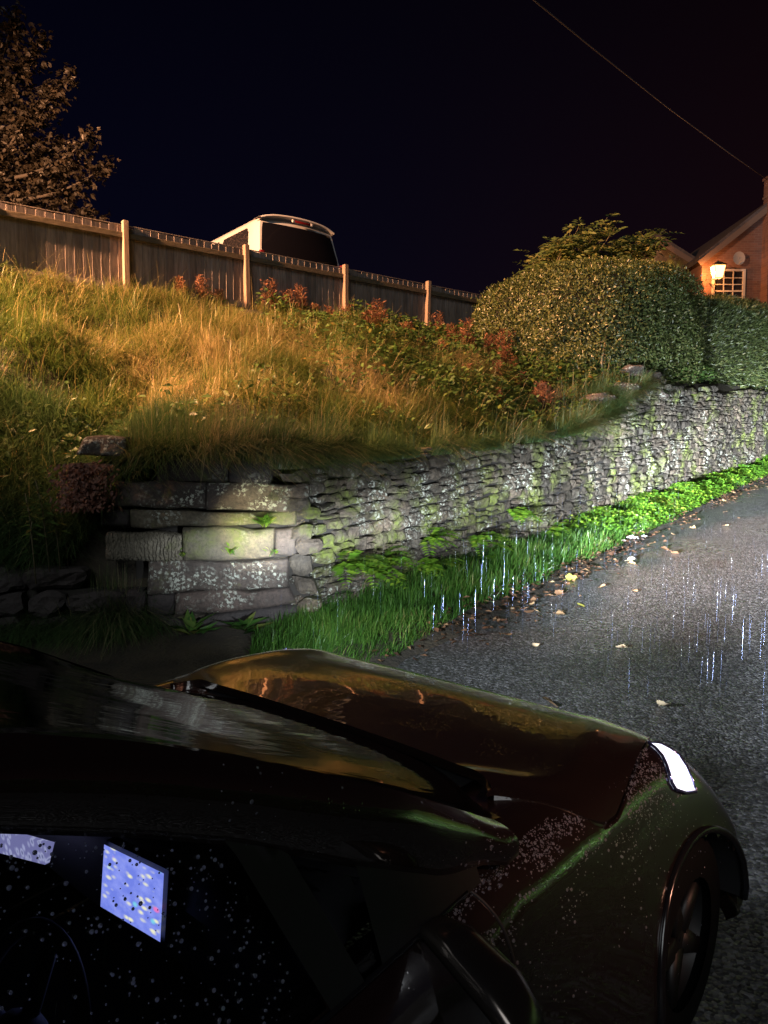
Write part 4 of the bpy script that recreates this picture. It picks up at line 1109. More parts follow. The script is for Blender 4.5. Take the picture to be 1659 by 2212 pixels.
def build_car():
    o = thing('dark_car', CAR_O, 'wet black car with lit headlights standing in the road in the foreground', 'car')
    o.rotation_euler = CAR_M.to_euler()
    # --- shut line of the bonnet, as a section parameter along the car
    ksplit = lambda s: np.interp(s, [1.5, 1.70, 1.78, 1.84, 1.90, 1.97, 2.05, 2.20, 2.35, 2.50, 2.60], [1.8, 2.3, 3.1, 4.1, 4.6, 4.65, 4.35, 3.8, 3.3, 2.95, 2.9])
    s_nose = 2.54
    # body sides, wings and nose
    bm_ = MB()
    ss = list(np.linspace(-1.70, 1.66, 40))+list(np.linspace(1.68, 2.735, 64))
    for side in (-1, 1):
        A = []
        for s in ss:
            k0 = 2.95 if s < 1.62 else (ksplit(s) if s < s_nose else 2.9*(1-min((s-s_nose)/.03, 1)))
            if 1.36 <= s < 1.86: k0 = np.interp(s, [1.36, 1.46, 1.78, 1.86], [2.95, 1.7, 1.7, ksplit(1.86)])
            row = [body_pt(s, k, side) for k in np.linspace(k0, 9, 30)]
            row = [(a_, b_, c_-(.03*min(max(2.6-k, 0), 1) if s < 1.86 else 0)) for (a_, b_, c_), k in zip(row, np.linspace(k0, 9, 30))]
            a = row[0]; lip = (a[0], a[1]-side*.002, a[2]-.03)
            A.append([L(*lip)]+[L(*q) for q in row])
        bm_.grid(np.array(A), flip=side < 0)
    for e_ in (0, -1):
        s = ss[e_]; A = [[L(*body_pt(s, k, -1)) for k in np.linspace(0, 9, 12)], [L(*body_pt(s, k, 1)) for k in np.linspace(0, 9, 12)]]; bm_.grid(np.array(A))
    def in_arch(f):
        c = np.mean([bm_.v[i] for i in f], 0)
        return abs(c[1]) > .72 and any((c[0]+1.2-sw)**2+(c[2]-.31)**2 < .345**2 for sw in (2.32, -.85))
    bvh = BVHTree.FromPolygons([Vector(v) for v in bm_.v], bm_.f)
    bm_.f = [f for f in bm_.f if not in_arch(f)]; bm_.mi = [0]*len(bm_.f)
    body = bm_.build('body', M_PAINT, o)
    # --- bonnet
    hb = MB(); A = []
    for s in np.linspace(0, 1, 46):
        row = []
        for side, ks in ((-1, np.linspace(1, 0, 22)), (1, np.linspace(0, 1, 22)[1:])):
            for f in ks:
                s0 = 1.79-.11*f**3; x = s0+(s_nose-.006-s0)*s
                k = (ksplit(x)-.045)*f; q = body_pt(x, k, side)
                crease = .010*math.exp(-((f-.62)/.09)**2)*min(1, 4*(1-s)+.1)
                row.append(L(q[0], q[1], q[2]+.003+crease))
        A.append(row)
    A = np.array(A); rim = A.copy()
    hb.grid(A)
    lip = np.concatenate([A[0], A[1:, -1], A[-1][::-1][1:], A[::-1][1:-1, 0]]); low = lip+np.array([0, 0, -.03]); low[:, 1] *= .997
    hb.grid(np.array([lip, low]))
    hb.build('bonnet', M_PAINT, o)
    for v_, f_ in ((hb.v, hb.f),): bvh_h = BVHTree.FromPolygons([Vector(v) for v in v_], f_)
    # --- glasshouse. side plane: p falls in towards the roof
    def side_p(q): return .90+np.clip(q-1.0, -.1, 1)*.30
    def side_pt(s, q, out=0.0, side=-1):
        p = side_p(q)-out; return L(s, p if side < 0 else 2*PC-p, q)
    pil_s = [1.66, 1.52, 1.22, .98, .74, .55, .30]; pil_q = [.97, 1.045, 1.245, 1.38, 1.505, 1.585, 1.64]
    pil_p = [.975, .925, .935, .995, 1.04, 1.07, 1.09]
    pl = lambda s: (np.interp(s, pil_s[::-1], pil_p[::-1]), np.interp(s, pil_s[::-1], pil_q[::-1]))
    cw = MB(); cw.grid(np.array([[L(s_, p, q) for p in np.linspace(.93, 2*PC-.93, 24)] for s_, q in ((1.42, .95), (1.62, .955), (1.80, .95), (1.98, .93))])); cw.build('wiper_cowl', M_PLASTIC, o)
    # windscreen
    A = []
    for t in np.linspace(0, 1, 24):
        row = []
        for u in np.linspace(-1, 1, 31):
            f = abs(u); s0 = 1.84-.16*f**2.4; s1 = .50-.08*f**2; s = s0+(s1-s0)*t
            se = 1.66+(.42-1.66)*t; pe, qe = pl(se)
            qc = np.interp(t, [0, .25, .5, .75, 1], [.95, 1.085, 1.24, 1.425, 1.61])
            hw = PC-pe-.012
            q = qc+(qe-.004-qc)*f**2.6
            row.append(L(s*(1-f**5)+se*f**5, PC+u*hw, q))
        A.append(row)
    w = MB(); w.grid(np.array(A), flip=True); w.build('windscreen', M_TRIM_GLASS, o)
    # roof
    A = []
    for s in np.linspace(.48, -1.05, 24):
        row = []
        for u in np.linspace(-1, 1, 25):
            f = abs(u); qc = np.interp(s, [-1.05, -.6, 0, .3, .5], [1.52, 1.62, 1.67, 1.655, 1.63]); qe = np.interp(s, [-1.05, -.6, .1, .3, .42], [1.46, 1.56, 1.63, 1.635, 1.615])
            pe = np.interp(s, [-1.05, .0, .42], [1.13, 1.10, 1.083]); row.append(L(s-.06*f**2*(s > .4), PC+u*(PC-pe), qc+(qe-qc)*f**2.4))
        A.append(row)
    r = MB(); r.grid(np.array(A), flip=True); r.build('roof', M_PAINT, o)
    A = []
    for t in np.linspace(0, 1, 10):
        A.append([L(-1.06-.52*t, PC+u*np.interp(t, [0, 1], [.58, .76]), np.interp(t, [0, .5, 1], [1.515, 1.30, 1.04])-.06*abs(u)**2.4) for u in np.linspace(-1, 1, 15)])
    r = MB(); r.grid(np.array(A), flip=True); r.build('rear_screen', M_TRIM_GLASS, o)
    top_s = [-1.3, -.9, -.3, .2, .51, .70, .87, 1.10, 1.31, 1.45]; top_q = [1.12, 1.36, 1.50, 1.52, 1.465, 1.375, 1.285, 1.14, 1.02, .985]
    tq = lambda s: np.interp(s, top_s, top_q)
    for side in (-1, 1):
        # pillar and cant rail: from the windscreen / roof edge down to the top of the side glass
        A = []
        for s in list(np.linspace(1.53, -1.30, 60)):
            if s <= .42: pe = np.interp(s, [-1.3, -1.05, 0, .42], [1.0, 1.13, 1.10, 1.083]); qe = np.interp(s, [-1.3, -1.05, -.6, .1, .3, .42], [1.2, 1.46, 1.56, 1.63, 1.635, 1.615])
            else: pe, qe = pl(s)
            q1 = max(min(tq(s), qe-.02), .975); p1 = side_p(q1)
            if s > 1.45: q1 = .975; p1 = .865
            row = []
            for t in np.linspace(0, 1, 9):
                bul = .035*math.sin(math.pi*t)
                p = pe+(p1-pe)*t-bul*.75; q = qe+(q1-qe)*t+bul*.4
                row.append(L(s, p if side < 0 else 2*PC-p, q))
            e = row[-1]; row.append((e[0], e[1]+(.03 if side < 0 else -.03), e[2]-.004)); A.append(row)
        g = MB(); g.grid(np.array(A), flip=side > 0); g.build('pillar', M_PAINT, o)
        if side < 0: bvh_p = BVHTree.FromPolygons([Vector(v) for v in g.v], g.f)
        # side glass, quarter glass, bars
        def sheet(fs, name, mat, out, n=20, par=o):
            A = []
            for v in np.linspace(0, 1, 9):
                row = []
                for u in np.linspace(0, 1, n):
                    s, q = fs(u, v); row.append(side_pt(s, q, out, side))
                A.append(row)
            m = MB(); m.grid(np.array(A), flip=side > 0); return m.build(name, mat, par)
        bel = .965
        div = lambda q: np.interp(q, [.95, 1.31], [.965, .835])
        sheet(lambda u, v: ((-.42)+(div(bel+(tq(.8)-bel)*v)-(-.42))*u, bel+(tq((-.42)+(div(bel+(tq(.8)-bel)*v)+.42)*u)+.012-bel)*v), 'side_window', M_GLASS, -.012, 40)
        sheet(lambda u, v: ((-.48)+(-1.22+.48)*u, bel+(tq((-.48)+(-1.22+.48)*u)+.012-bel)*v), 'rear_side_window', M_TRIM_GLASS, -.012)
        sheet(lambda u, v: (-.42-.07*u, bel+(tq(-.45)+.012-bel)*v), 'door_post', M_TRIM, .0, 4)
        sheet(lambda u, v: (div(bel+.33*v)-.002+.085*u, min(bel+.36*v, tq(div(bel+.33*v)+.085*u)+.01)), 'window_divider', M_MATTE, .004, 6)
        sheet(lambda u, v: (div(bel+.33*v)+.08+(1.115-.02*v-div(bel+.33*v)-.08)*u, min(bel+(.30-.08*u)*v, tq(div(bel+.33*v)+.08+(1.115-div(bel+.33*v)-.08)*u)-.01)), 'quarter_glass', M_GLASS, -.006, 12)
        sheet(lambda u, v: (1.09+.32*u, bel+(max(tq(1.09+.32*u)+.01-bel, .01))*v), 'door_mirror_base', M_MATTE, .003, 8)
        # waist strip
        st = MB(); st.tube([side_pt(s, .968, .002, side) for s in np.linspace(1.36, -1.25, 30)], .006, 6); st.build('waist_strip', M_TRIM, o)
        # mirror
        mb = MB(); A = []
        for t in np.linspace(0, 1, 14):
            p = .90-.285*t; sc = np.interp(t, [0, .08, .3, .7, .9, .97, 1], [.30, .62, .9, 1.0, .82, .5, .05])
            c = (1.215-.05*t, p, .945-.10*t)
            row = []
            for a in np.linspace(0, 2*math.pi, 25):
                ca, sa = math.cos(a), math.sin(a); ca = math.copysign(abs(ca)**.75, ca); sa = math.copysign(abs(sa)**.7, sa)
                x = c[0]+(.105 if ca > 0 else .035)*ca*sc; row.append(L(x, c[1] if side < 0 else 2*PC-c[1], c[2]+.088*sa*sc))
            A.append(row)
        mb.grid(np.array(A), flip=side < 0); mir = mb.build('door_mirror', M_COVER, o)
        gm = MB(); A = []
        for t in np.linspace(.1, .93, 8):
            p = .90-.285*t; sc = np.interp(t, [0, .08, .3, .7, .9, .97, 1], [.30, .62, .9, 1.0, .82, .5, .05])
            A.append([L(1.215-.05*t-.040*sc-.002, p if side < 0 else 2*PC-p, .945-.10*t+.068*b*sc) for b in np.linspace(-1, 1, 7)])
        gm.grid(np.array(A)); gm.build('mirror_glass', M_CHROME, mir)
        # door shut lines and handle
        for sd in (1.36, -.44):
            dl = MB(); dl.tube([Vector(L(*body_pt(sd+.05*math.sin((k-3)*.6), k, side))) for k in np.linspace(3.0, 7.9, 24)], .004, 5); dl.build('door_seam', M_PLASTIC, body)
        hd = MB(); q = [Vector(L(*body_pt(s, 5.0, side)))+Vector((0, side*.018, 0)) for s in np.linspace(-.30, -.08, 7)]; hd.tube(q, [.006, .012, .014, .014, .014, .012, .006], 8); hd.build('door_handle', M_PAINT, o)
        # wheels and arches
        for sw in (2.32, -.85):
            t, rr = MB(), MB(); wheel(t, rr, L(sw, PC+side*(.845 if sw < 0 else .90), .315), .315, .22, (0, side, 0)); wh = t.build('wheel', M_RUBBER, o); rr.build('rim', M_DARKRIM, wh)
            ar = MB(); pts = []
            for a in np.linspace(-.05, math.pi+.05, 24):
                z_ = .31+.352*math.sin(a); h_ = bvh.ray_cast(Vector((sw-1.2+.352*math.cos(a), side*3, z_)), Vector((0, -side, 0)))
                if h_[0] is not None: pts.append(tuple(h_[0]+Vector((0, side*.003, 0))))
            liner = MB(); liner.grid(np.array([[(p_[0], p_[1]-side*.01, p_[2]), (p_[0], p_[1]-side*.28, p_[2])] for p_ in pts])); liner.build('arch_liner', M_PLASTIC, body)
            ar.tube(pts, .013, 8); ar.build('wheel_arch', M_TRIM, body)
    # --- headlamps: lens wrapped on the front corner
    t = NT('lit_headlamp_lens'); v = t.coord()
    t.set(Base_Color=(.8, .8, .85, 1), Roughness=.1); t.b.inputs['Emission Color'].default_value = (.80, .84, 1.0, 1)
    n2 = t.noise(v, 60, 4); n3 = t.voro(v, 70, 'F1')
    gz = t.n('ShaderNodeSeparateXYZ'); t.l(t.n('ShaderNodeTexCoord').outputs['Object'], gz.inputs[0])
    low = t.ramp(t.math('MULTIPLY', t.math('SUBTRACT', gz.outputs[2], .70), 4.0), [(.15, 1.0), (.42, 0.0)])
    mott = t.mix(low, (1.0, 1.0, 1.0), t.ramp(n2, [(.40, (.28, .28, .28)), (.56, (1.0, 1.0, 1.0))]))
    t.l(t.math('MULTIPLY', mott, t.ramp(n3, [(.1, 2.4), (.5, 1.35)])), t.b.inputs['Emission Strength'])
    upper = [(1400, 1607), (1424, 1609), (1446, 1618), (1464, 1634), (1479, 1656), (1490, 1680), (1497, 1702), (1500, 1711)]
    lower = [(1400, 1608), (1414, 1618), (1428, 1634), (1437, 1653), (1443, 1674), (1448, 1692), (1456, 1705), (1478, 1713)]
    camc = Vector(L(*to_car(CAMP)))
    def hit(px, py):
        w = CAMP+ray(px, py); d = (Vector(L(*to_car(w)))-camc).normalized(); best = None
        for b in (bvh, bvh_h):
            h = b.ray_cast(camc, d)
            if h[0] is not None and (best is None or h[3] < best[3]): best = h
        return best
    A = []; last = None
    for a, b in zip(upper, lower):
        row = []
        for f in np.linspace(0, 1, 8):
            h = hit(a[0]+(b[0]-a[0])*f, a[1]+(b[1]-a[1])*f)
            if h is None:
                print('MISS', a, b, f); g_ = 0
                while h is None and g_ < 40: g_ += 1; h = hit(a[0]+(b[0]-a[0])*f-g_*1.5, a[1]+(b[1]-a[1])*f+g_*1.5)
            if h is None: pt = last
            else:
                nrm = h[1] if h[1].dot(d_cam(h[0], camc)) > 0 else -h[1]; pt = h[0]+nrm*.006
            last = pt; row.append(tuple(pt))
        A.append(row)
    A = np.array(A, float)
    ctr = A.mean((0, 1))
    for side in (-1, 1):
        B = A.copy()
        if side > 0: B[..., 1] *= -1
        m = MB(); m.grid(B); lens = m.build('headlight', t.m, o)
        edge = np.concatenate([B[:, 0], B[::-1, -1]]); tb = MB(); tb.tube(list(edge)+[edge[0]], .005, 6, cap=False); tb.build('bezel', M_BEZEL, lens)
    # grille and lower intake on the nose
    for k_, hw, nm in ((.42, .55, 'lower_grille'), (.27, .62, 'front_lip')):
        g = MB(); g.box(L(2.715, PC, k_), (.05, hw*2, .09 if k_ > .3 else .04)); g.build(nm, M_PLASTIC, o, bevel=.01)
    # --- inside
    ds = MB(); A = []
    for p in np.linspace(.98, 2.46, 20):
        A.append([L(s, p, q+.012*math.sin(p*5)) for s, q in ((1.68, .97), (1.45, .99), (1.20, 1.0), (1.06, .985), (1.0, .93), (1.02, .78), (1.10, .6))])
    ds.grid(np.array(A)); ds.build('dashboard', M_DASH, o)
    bn = MB(); bn.grid(np.array([[L(1.16, 1.12+.36*t, .985), L(1.12, 1.12+.36*t, 1.01+.05*math.sin(math.pi*t)), L(.98, 1.14+.32*t, 1.01+.05*math.sin(math.pi*t)), L(.97, 1.14+.32*t, .95)] for t in np.linspace(0, 1, 12)])); bn.build('instrument_hood', M_DASH, o)
    # centre screen
    TL, TR, BR, BL = [np.array(to_car(CAMP+ray(*c)*k)) for c, k in (((225, 1824), SCK[0]), ((354, 1887), SCK[1]), ((346, 2035), SCK[2]), ((217, 1958), SCK[3]))]
    def scr(u, v, out=0.0):
        q = (TL*(1-u)+TR*u)*(1-v)+(BL*(1-u)+BR*u)*v
        nn = np.cross(TR-TL, BL-TL); nn /= np.linalg.norm(nn); c = np.array(to_car(CAMP)); nn = nn if nn@(c-q) > 0 else -nn
        return L(*(q+nn*out))
    t = NT('lit_map_screen'); tc = t.n('ShaderNodeTexCoord'); sx = t.n('ShaderNodeSeparateXYZ'); t.l(tc.outputs['UV'], sx.inputs[0]); uv = tc.outputs['UV']
    base = t.mix(t.ramp(t.noise(uv, 5, 3), [(.4, 0.0), (.65, 1.0)]), (.16, .21, .70), (.26, .31, .80))
    d1 = t.voro(t.coord('UV', (6.5, 11, 1)), 1.0, 'F1'); msk = t.noise(uv, 3.1, 2)
    col_ = t.ramp(sx.outputs[0], [(.0, 0.0), (.07, .8), (.2, .8), (.28, .0), (.40, .1), (.46, 1.0), (.56, 1.0), (.62, .1), (.68, 1.0), (.95, 1.0), (1, 0.0)])
    yel = t.math('MULTIPLY', t.math('MULTIPLY', t.ramp(d1, [(.16, 1.0), (.42, 0.0)]), t.ramp(msk, [(.30, 0.0), (.45, 1.0)])), col_)
    base = t.mix(yel, base, (.82, .80, .52))
    d2 = t.voro(uv, 3.3, 'F1'); hue = t.voro(uv, 3.3, 'F1', 'Color')
    base = t.mix(t.ramp(d2, [(.06, .75), (.17, 0.0)]), base, (.2, .7, .75)); d3 = t.voro(t.coord('UV', (2.1, 2.6, 1)), 1.0, 'F1'); base = t.mix(t.ramp(d3, [(.05, .9), (.13, 0.0)]), base, (.9, .18, .45))
    t.set(Base_Color=(.01, .01, .01, 1)); t.l(base, t.b.inputs['Emission Color']); t.b.inputs['Emission Strength'].default_value = 1.15
    m = MB(); m.grid(np.array([[scr(u, v) for u in np.linspace(0, 1, 6)] for v in np.linspace(0, 1, 6)])); so = m.build('centre_screen', t.m, o, smooth=False)
    uvl = so.data.uv_layers.new(name='UVMap')
    for lp in so.data.loops: i_ = lp.vertex_index; uvl.data[lp.index].uv = ((i_ % 6)/5, 1-(i_//6)/5)
    bz = MB(); q = [Vector(scr(u, v, -.008)) for u, v in ((-.02, -.03), (1.02, -.03), (1.02, 1.03), (-.02, 1.03))]; q2 = [Vector(scr(u, v, -.03)) for u, v in ((-.02, -.03), (1.02, -.03), (1.02, 1.03), (-.02, 1.03))]
    bz.add(q+q2, [(0, 1, 2, 3), (7, 6, 5, 4), (0, 4, 5, 1), (1, 5, 6, 2), (2, 6, 7, 3), (3, 7, 4, 0)]); bz.build('screen_housing', M_PLASTIC, o, smooth=False)
    # driver's display: its near corner shows above the wheel
    q4 = []
    for c in ((-120, 1760), (108, 1824), (97, 1868), (-120, 1812)):
        a = np.array(to_car(CAMP)); b = np.array(to_car(CAMP+ray(*c)))-a; q4.append(L(*(a+b*((.90-a[0])/b[0]))))
    t = NT('lit_driver_display'); v = t.coord(); d_ = t.voro(v, 34, 'F1'); t.set(Base_Color=(.01, .01, .01, 1)); t.l(t.ramp(d_, [(.1, (.16, .17, .34)), (.3, (.45, .47, .72)), (.5, (.2, .2, .42))]), t.b.inputs['Emission Color']); t.b.inputs['Emission Strength'].default_value = .8
    m = MB(); m.add(q4+[(x+.012, y, z) for x, y, z in q4], [(0, 1, 2, 3), (7, 6, 5, 4), (0, 4, 5, 1), (1, 5, 6, 2), (2, 6, 7, 3), (3, 7, 4, 0)]); m.build('driver_display', t.m, o, smooth=False)
    # steering wheel
    sw = MB(); cs = np.array([.60, 1.30, .93]); ax = Vector((-.9, 0, .42)).normalized(); u = Vector((0, 1, 0)); v_ = ax.cross(u)
    ring = [Vector(L(*cs))+(u*math.cos(a)+v_*math.sin(a))*.185 for a in np.linspace(0, 2*math.pi, 40)]; sw.tube(ring, .015, 8, cap=False)
    for a in (0, math.pi, -math.pi/2): sw.tube([Vector(L(*cs)), Vector(L(*cs))+(u*math.cos(a)+v_*math.sin(a))*.18], .016, 6)
    sw.ball(L(*cs), (.05, .07, .06)); sw.build('steering_wheel', M_SEAT, o)
    for p in (1.32, 2.12):
        st = MB(); rr_ = lambda a, b, n: np.linspace(a, b, n)
        A = [[L(.72-.55*t, p+w*.24*(1-.1*t), .50-.05*t+.05*abs(w)**2) for w in rr_(-1, 1, 9)] for t in rr_(0, 1, 8)]; st.grid(np.array(A)); st.build('seat_cushion', M_SEAT, o)
        st = MB(); A = [[L(.16-.24*t-.03*abs(w)**2*-1, p+w*(.25-.05*t), .48+.62*t) for w in rr_(-1, 1, 9)] for t in rr_(0, 1, 10)]; st.grid(np.array(A)); A2 = [[(x-.11, y, z) for x, y, z in row] for row in A]; st.grid(np.array(A2)); st.build('seat_back', M_SEAT, o)
        st = MB(); st.ball(L(-.13, p, 1.20), (.05, .13, .09)); st.build('head_rest', M_SEAT, o)
    fl = MB(); fl.box(L(.0, PC, .28), (2.8, 1.5, .04)); fl.build('floor_pan', M_PLASTIC, o, smooth=False)
    # --- raindrops on the side glass and on the near wing
    rnd = np.random.default_rng(31); db = MB()
    tri = Matrix.Identity(3)
    def drop(c, nrm, r, flat=.5):
        Rm = Vector((0, 0, 1)).rotation_difference(Vector(nrm)).to_matrix(); db.ball(c, (r, r, r*flat), 7, 5, rot=Rm)
    for i in range(1900):
        s = .9-1.25*rnd.random()**1.2; q = 1.46-.48*rnd.random()**1.9
        if q > tq(s)-.01 or s > np.interp(q, [.95, 1.31], [.945, .82]): continue
        drop(side_pt(s, q, -.008), (0, -.95, .29), rnd.choice([.0011, .0018, .0027, .0037], p=[.35, .3, .25, .1]))
    w = db.build('window_raindrops', M_DROP, o); w['kind'] = 'stuff'
    db = MB()
    for i in range(5200):
        s = rnd.uniform(1.20, 2.52); k = 3.4+abs(rnd.normal(0, 1.3))
        if k < 3.3 or k > 7.5 or rnd.random() > np.clip((float(fbm(s*3, k*.9, 2.2, 12))-.40)*7, .04, 1): continue
        c = Vector(L(*body_pt(s, k, -1))); a = Vector(L(*body_pt(s+.01, k, -1)))-c; b = Vector(L(*body_pt(s, k+.05, -1)))-c
        n_ = a.cross(b).normalized(); n_ = n_ if n_.y < 0 or n_.z > .5 else -n_
        drop(c, n_, rnd.choice([.001, .0016, .0025, .0042], p=[.42, .33, .19, .06]), .55)
    w = db.build('wing_raindrops', M_DROP, o); w['kind'] = 'stuff'
    db = MB()
    for i in range(900):
        s = 1.56-.75*rnd.random()**1.6; q = rnd.uniform(.98, 1.45)
        if rnd.random() > np.clip((float(fbm(s*4, q*4, 2.0, 5))-.42)*7, .03, 1): continue
        h_ = bvh_p.ray_cast(Vector(L(s, -2, q)), Vector((0, 1, 0)))
        if h_[0] is None: continue
        n_ = h_[1] if h_[1].y < 0 else -h_[1]; drop(h_[0], n_, rnd.choice([.001, .0017, .0026, .004], p=[.4, .33, .2, .07]), .55)
    w = db.build('pillar_raindrops', M_DROP, o); w['kind'] = 'stuff'
def d_cam(p, c): return (c-p).normalized()
def mat_screen():
    t = NT('dark_screen_glass'); v = t.coord(scale=(2, 6, 3)); t.set(Base_Color=(.003, .003, .004, 1), Roughness=.05)
    t.b.inputs['Specular IOR Level'].default_value = .35; t.bump(t.noise(v, 1.3, 3), .10, .02); return t.m
M_TRIM_GLASS = mat_screen()
SCK = [1.0, 1.0, 1.0, 1.0]
def solve_screen():
    # the screen stands across the car at the middle of the dashboard, its face turned to the seats
    out = []
    for c in ((225, 1824), (354, 1887), (346, 2035), (217, 1958)):
        a = np.array(to_car(CAMP)); b = np.array(to_car(CAMP+ray(*c)))-a
        out.append((.93-a[0])/b[0])
    return out
SCK = solve_screen()
build_car()

# ------------------------------------------------------------------ ferns, tall weeds, broad-leaved plants
def on_wall(px, py, p=WALL_P-.06):
    r = ray(px, py); pp = r[0]*-HY+r[1]*HX; return CAMP+r*(p/pp)
def frond(base, d, L_, wid, rnd, droop=.55, n=15):
    d = d/np.linalg.norm(d); sd = np.cross(d, [0, 0, 1.0]); sd /= np.linalg.norm(sd)+1e-6; Ps, Ds, Ln = [], [], []
    for i in range(1, n+1):
        t = i/n; b = base+d*L_*t-np.array([0, 0, L_*droop*t*t]); tg = d-np.array([0, 0, 2*droop*t])
        l = wid*math.sin(math.pi*(.12+.86*t))**.8
        for sg in (-1, 1): Ps.append(b); Ds.append(sd*sg+tg*.35); Ln.append(l*rnd.uniform(.85, 1.1))
    return Ps, Ds, Ln
def fern(px, py, size, nf, seed, label, green=M_FERN):
    rnd = np.random.default_rng(seed); b = on_wall(px, py, WALL_P-.08); o = thing('fern', b, label, 'fern'); Ps, Ds, Ln = [], [], []; st = MB()
    for i in range(int(nf*1.5)):
        size = size*(1.0 if i else 1.7); a = rnd.uniform(-1, 1); d = -P3*rnd.uniform(.35, 1.0)+np.array([HX, HY, 0])*a*1.1+UZ*rnd.uniform(.25, 1.0)
        L_ = size*rnd.uniform(.7, 1.1); q = frond(np.zeros(3), d, L_, size*.20, rnd)
        Ps += q[0]; Ds += q[1]; Ln += q[2]; dn = d/np.linalg.norm(d)
    P = np.array(Ps); D = np.array(Ds); Ln = np.array(Ln); n = len(P)
    V, F, T = leaves(P, D, np.tile([0, -.3, 1.0], (n, 1))+RNG.normal(0, .15, (n, 3)), Ln, Ln*.42, np.clip(RNG.normal(.5, .2, n), 0, 1), .05)
    np_mesh('fronds', V, F, T, green, o)
for a in (
    (742, 1225, .42, 9, 1, 'large clump of bright green fern low on the wall nearest the gate pier'),
    (805, 1228, .40, 9, 2, 'broad fern clump second along from the gate pier'),
    (862, 1292, .26, 5, 3, 'low small fern half sunk in the verge grass below the wall'),
    (922, 1168, .30, 7, 4, 'fern sprouting from a joint halfway up the wall above another fern'),
    (928, 1222, .32, 7, 5, 'fern directly under the one in the wall joint, above the grass'),
    (1032, 1172, .34, 8, 6, 'yellow-green fern in the pale patch of wall where the beam begins'),
    (1040, 1222, .36, 8, 7, 'arching fern resting on the verge grass in the headlight beam'),
    (1112, 1112, .30, 7, 8, 'dark little fern growing high on the wall face'),
    (1195, 1152, .34, 7, 9, 'fern lying along the top of the verge beside the tall grass tuft'),
    (1245, 1150, .26, 5, 10, 'farthest small fern at the foot of the wall before the leafy herbs')): fern(*a)

def weed_proto(name, h, seed):
    rnd = np.random.default_rng(seed); o = thing(name, (0, 0, 0), '', ''); st = MB(); Ps, Ds = [], []
    for k in range(rnd.integers(2, 4)):
        a = rnd.uniform(0, 6.28); tip = np.array([math.cos(a)*h*.18, math.sin(a)*h*.18, h*rnd.uniform(.8, 1.05)]); r0 = np.array([math.cos(a)*.03, math.sin(a)*.03, -.05])
        st.tube([r0, tip*.5+np.array([0, 0, .03]), tip], [.006, .005, .003], 5)
        for i in range(70):
            t = rnd.uniform(.25, 1.0); b = tip*t; aa = rnd.uniform(0, 6.28); w = .10*(1.15-t)+.02
            for q in range(2): Ps.append(b+np.array([math.cos(aa), math.sin(aa), .5])*w*rnd.random()); Ds.append([math.cos(aa), math.sin(aa), rnd.uniform(.1, 1.2)])
    st.build('stems', M_BARK, o); n = len(Ps)
    V, F, T = leaves(np.array(Ps), np.array(Ds), np.tile([0, 0, 1.0], (n, 1))+RNG.normal(0, .4, (n, 3)), RNG.uniform(.035, .075, n), RNG.uniform(.010, .02, n), RNG.random(n)); np_mesh('seed_heads', V, F, T, M_DRY, o); return o
PROTO = [weed_proto('dry_weed', h, 70+i) for i, h in enumerate((.42, .55, .34))]
def drop_on_bank(px, py):
    """follow the line of sight to the ground"""
    r = ray(px, py); t = np.linspace(4, 30, 1300); P = CAMP[None]+r[None]*t[:, None]; z = terrain(P[:, 0], P[:, 1]); k = np.argmax(P[:, 2] < z); return np.array([P[k, 0], P[k, 1], z[k]])
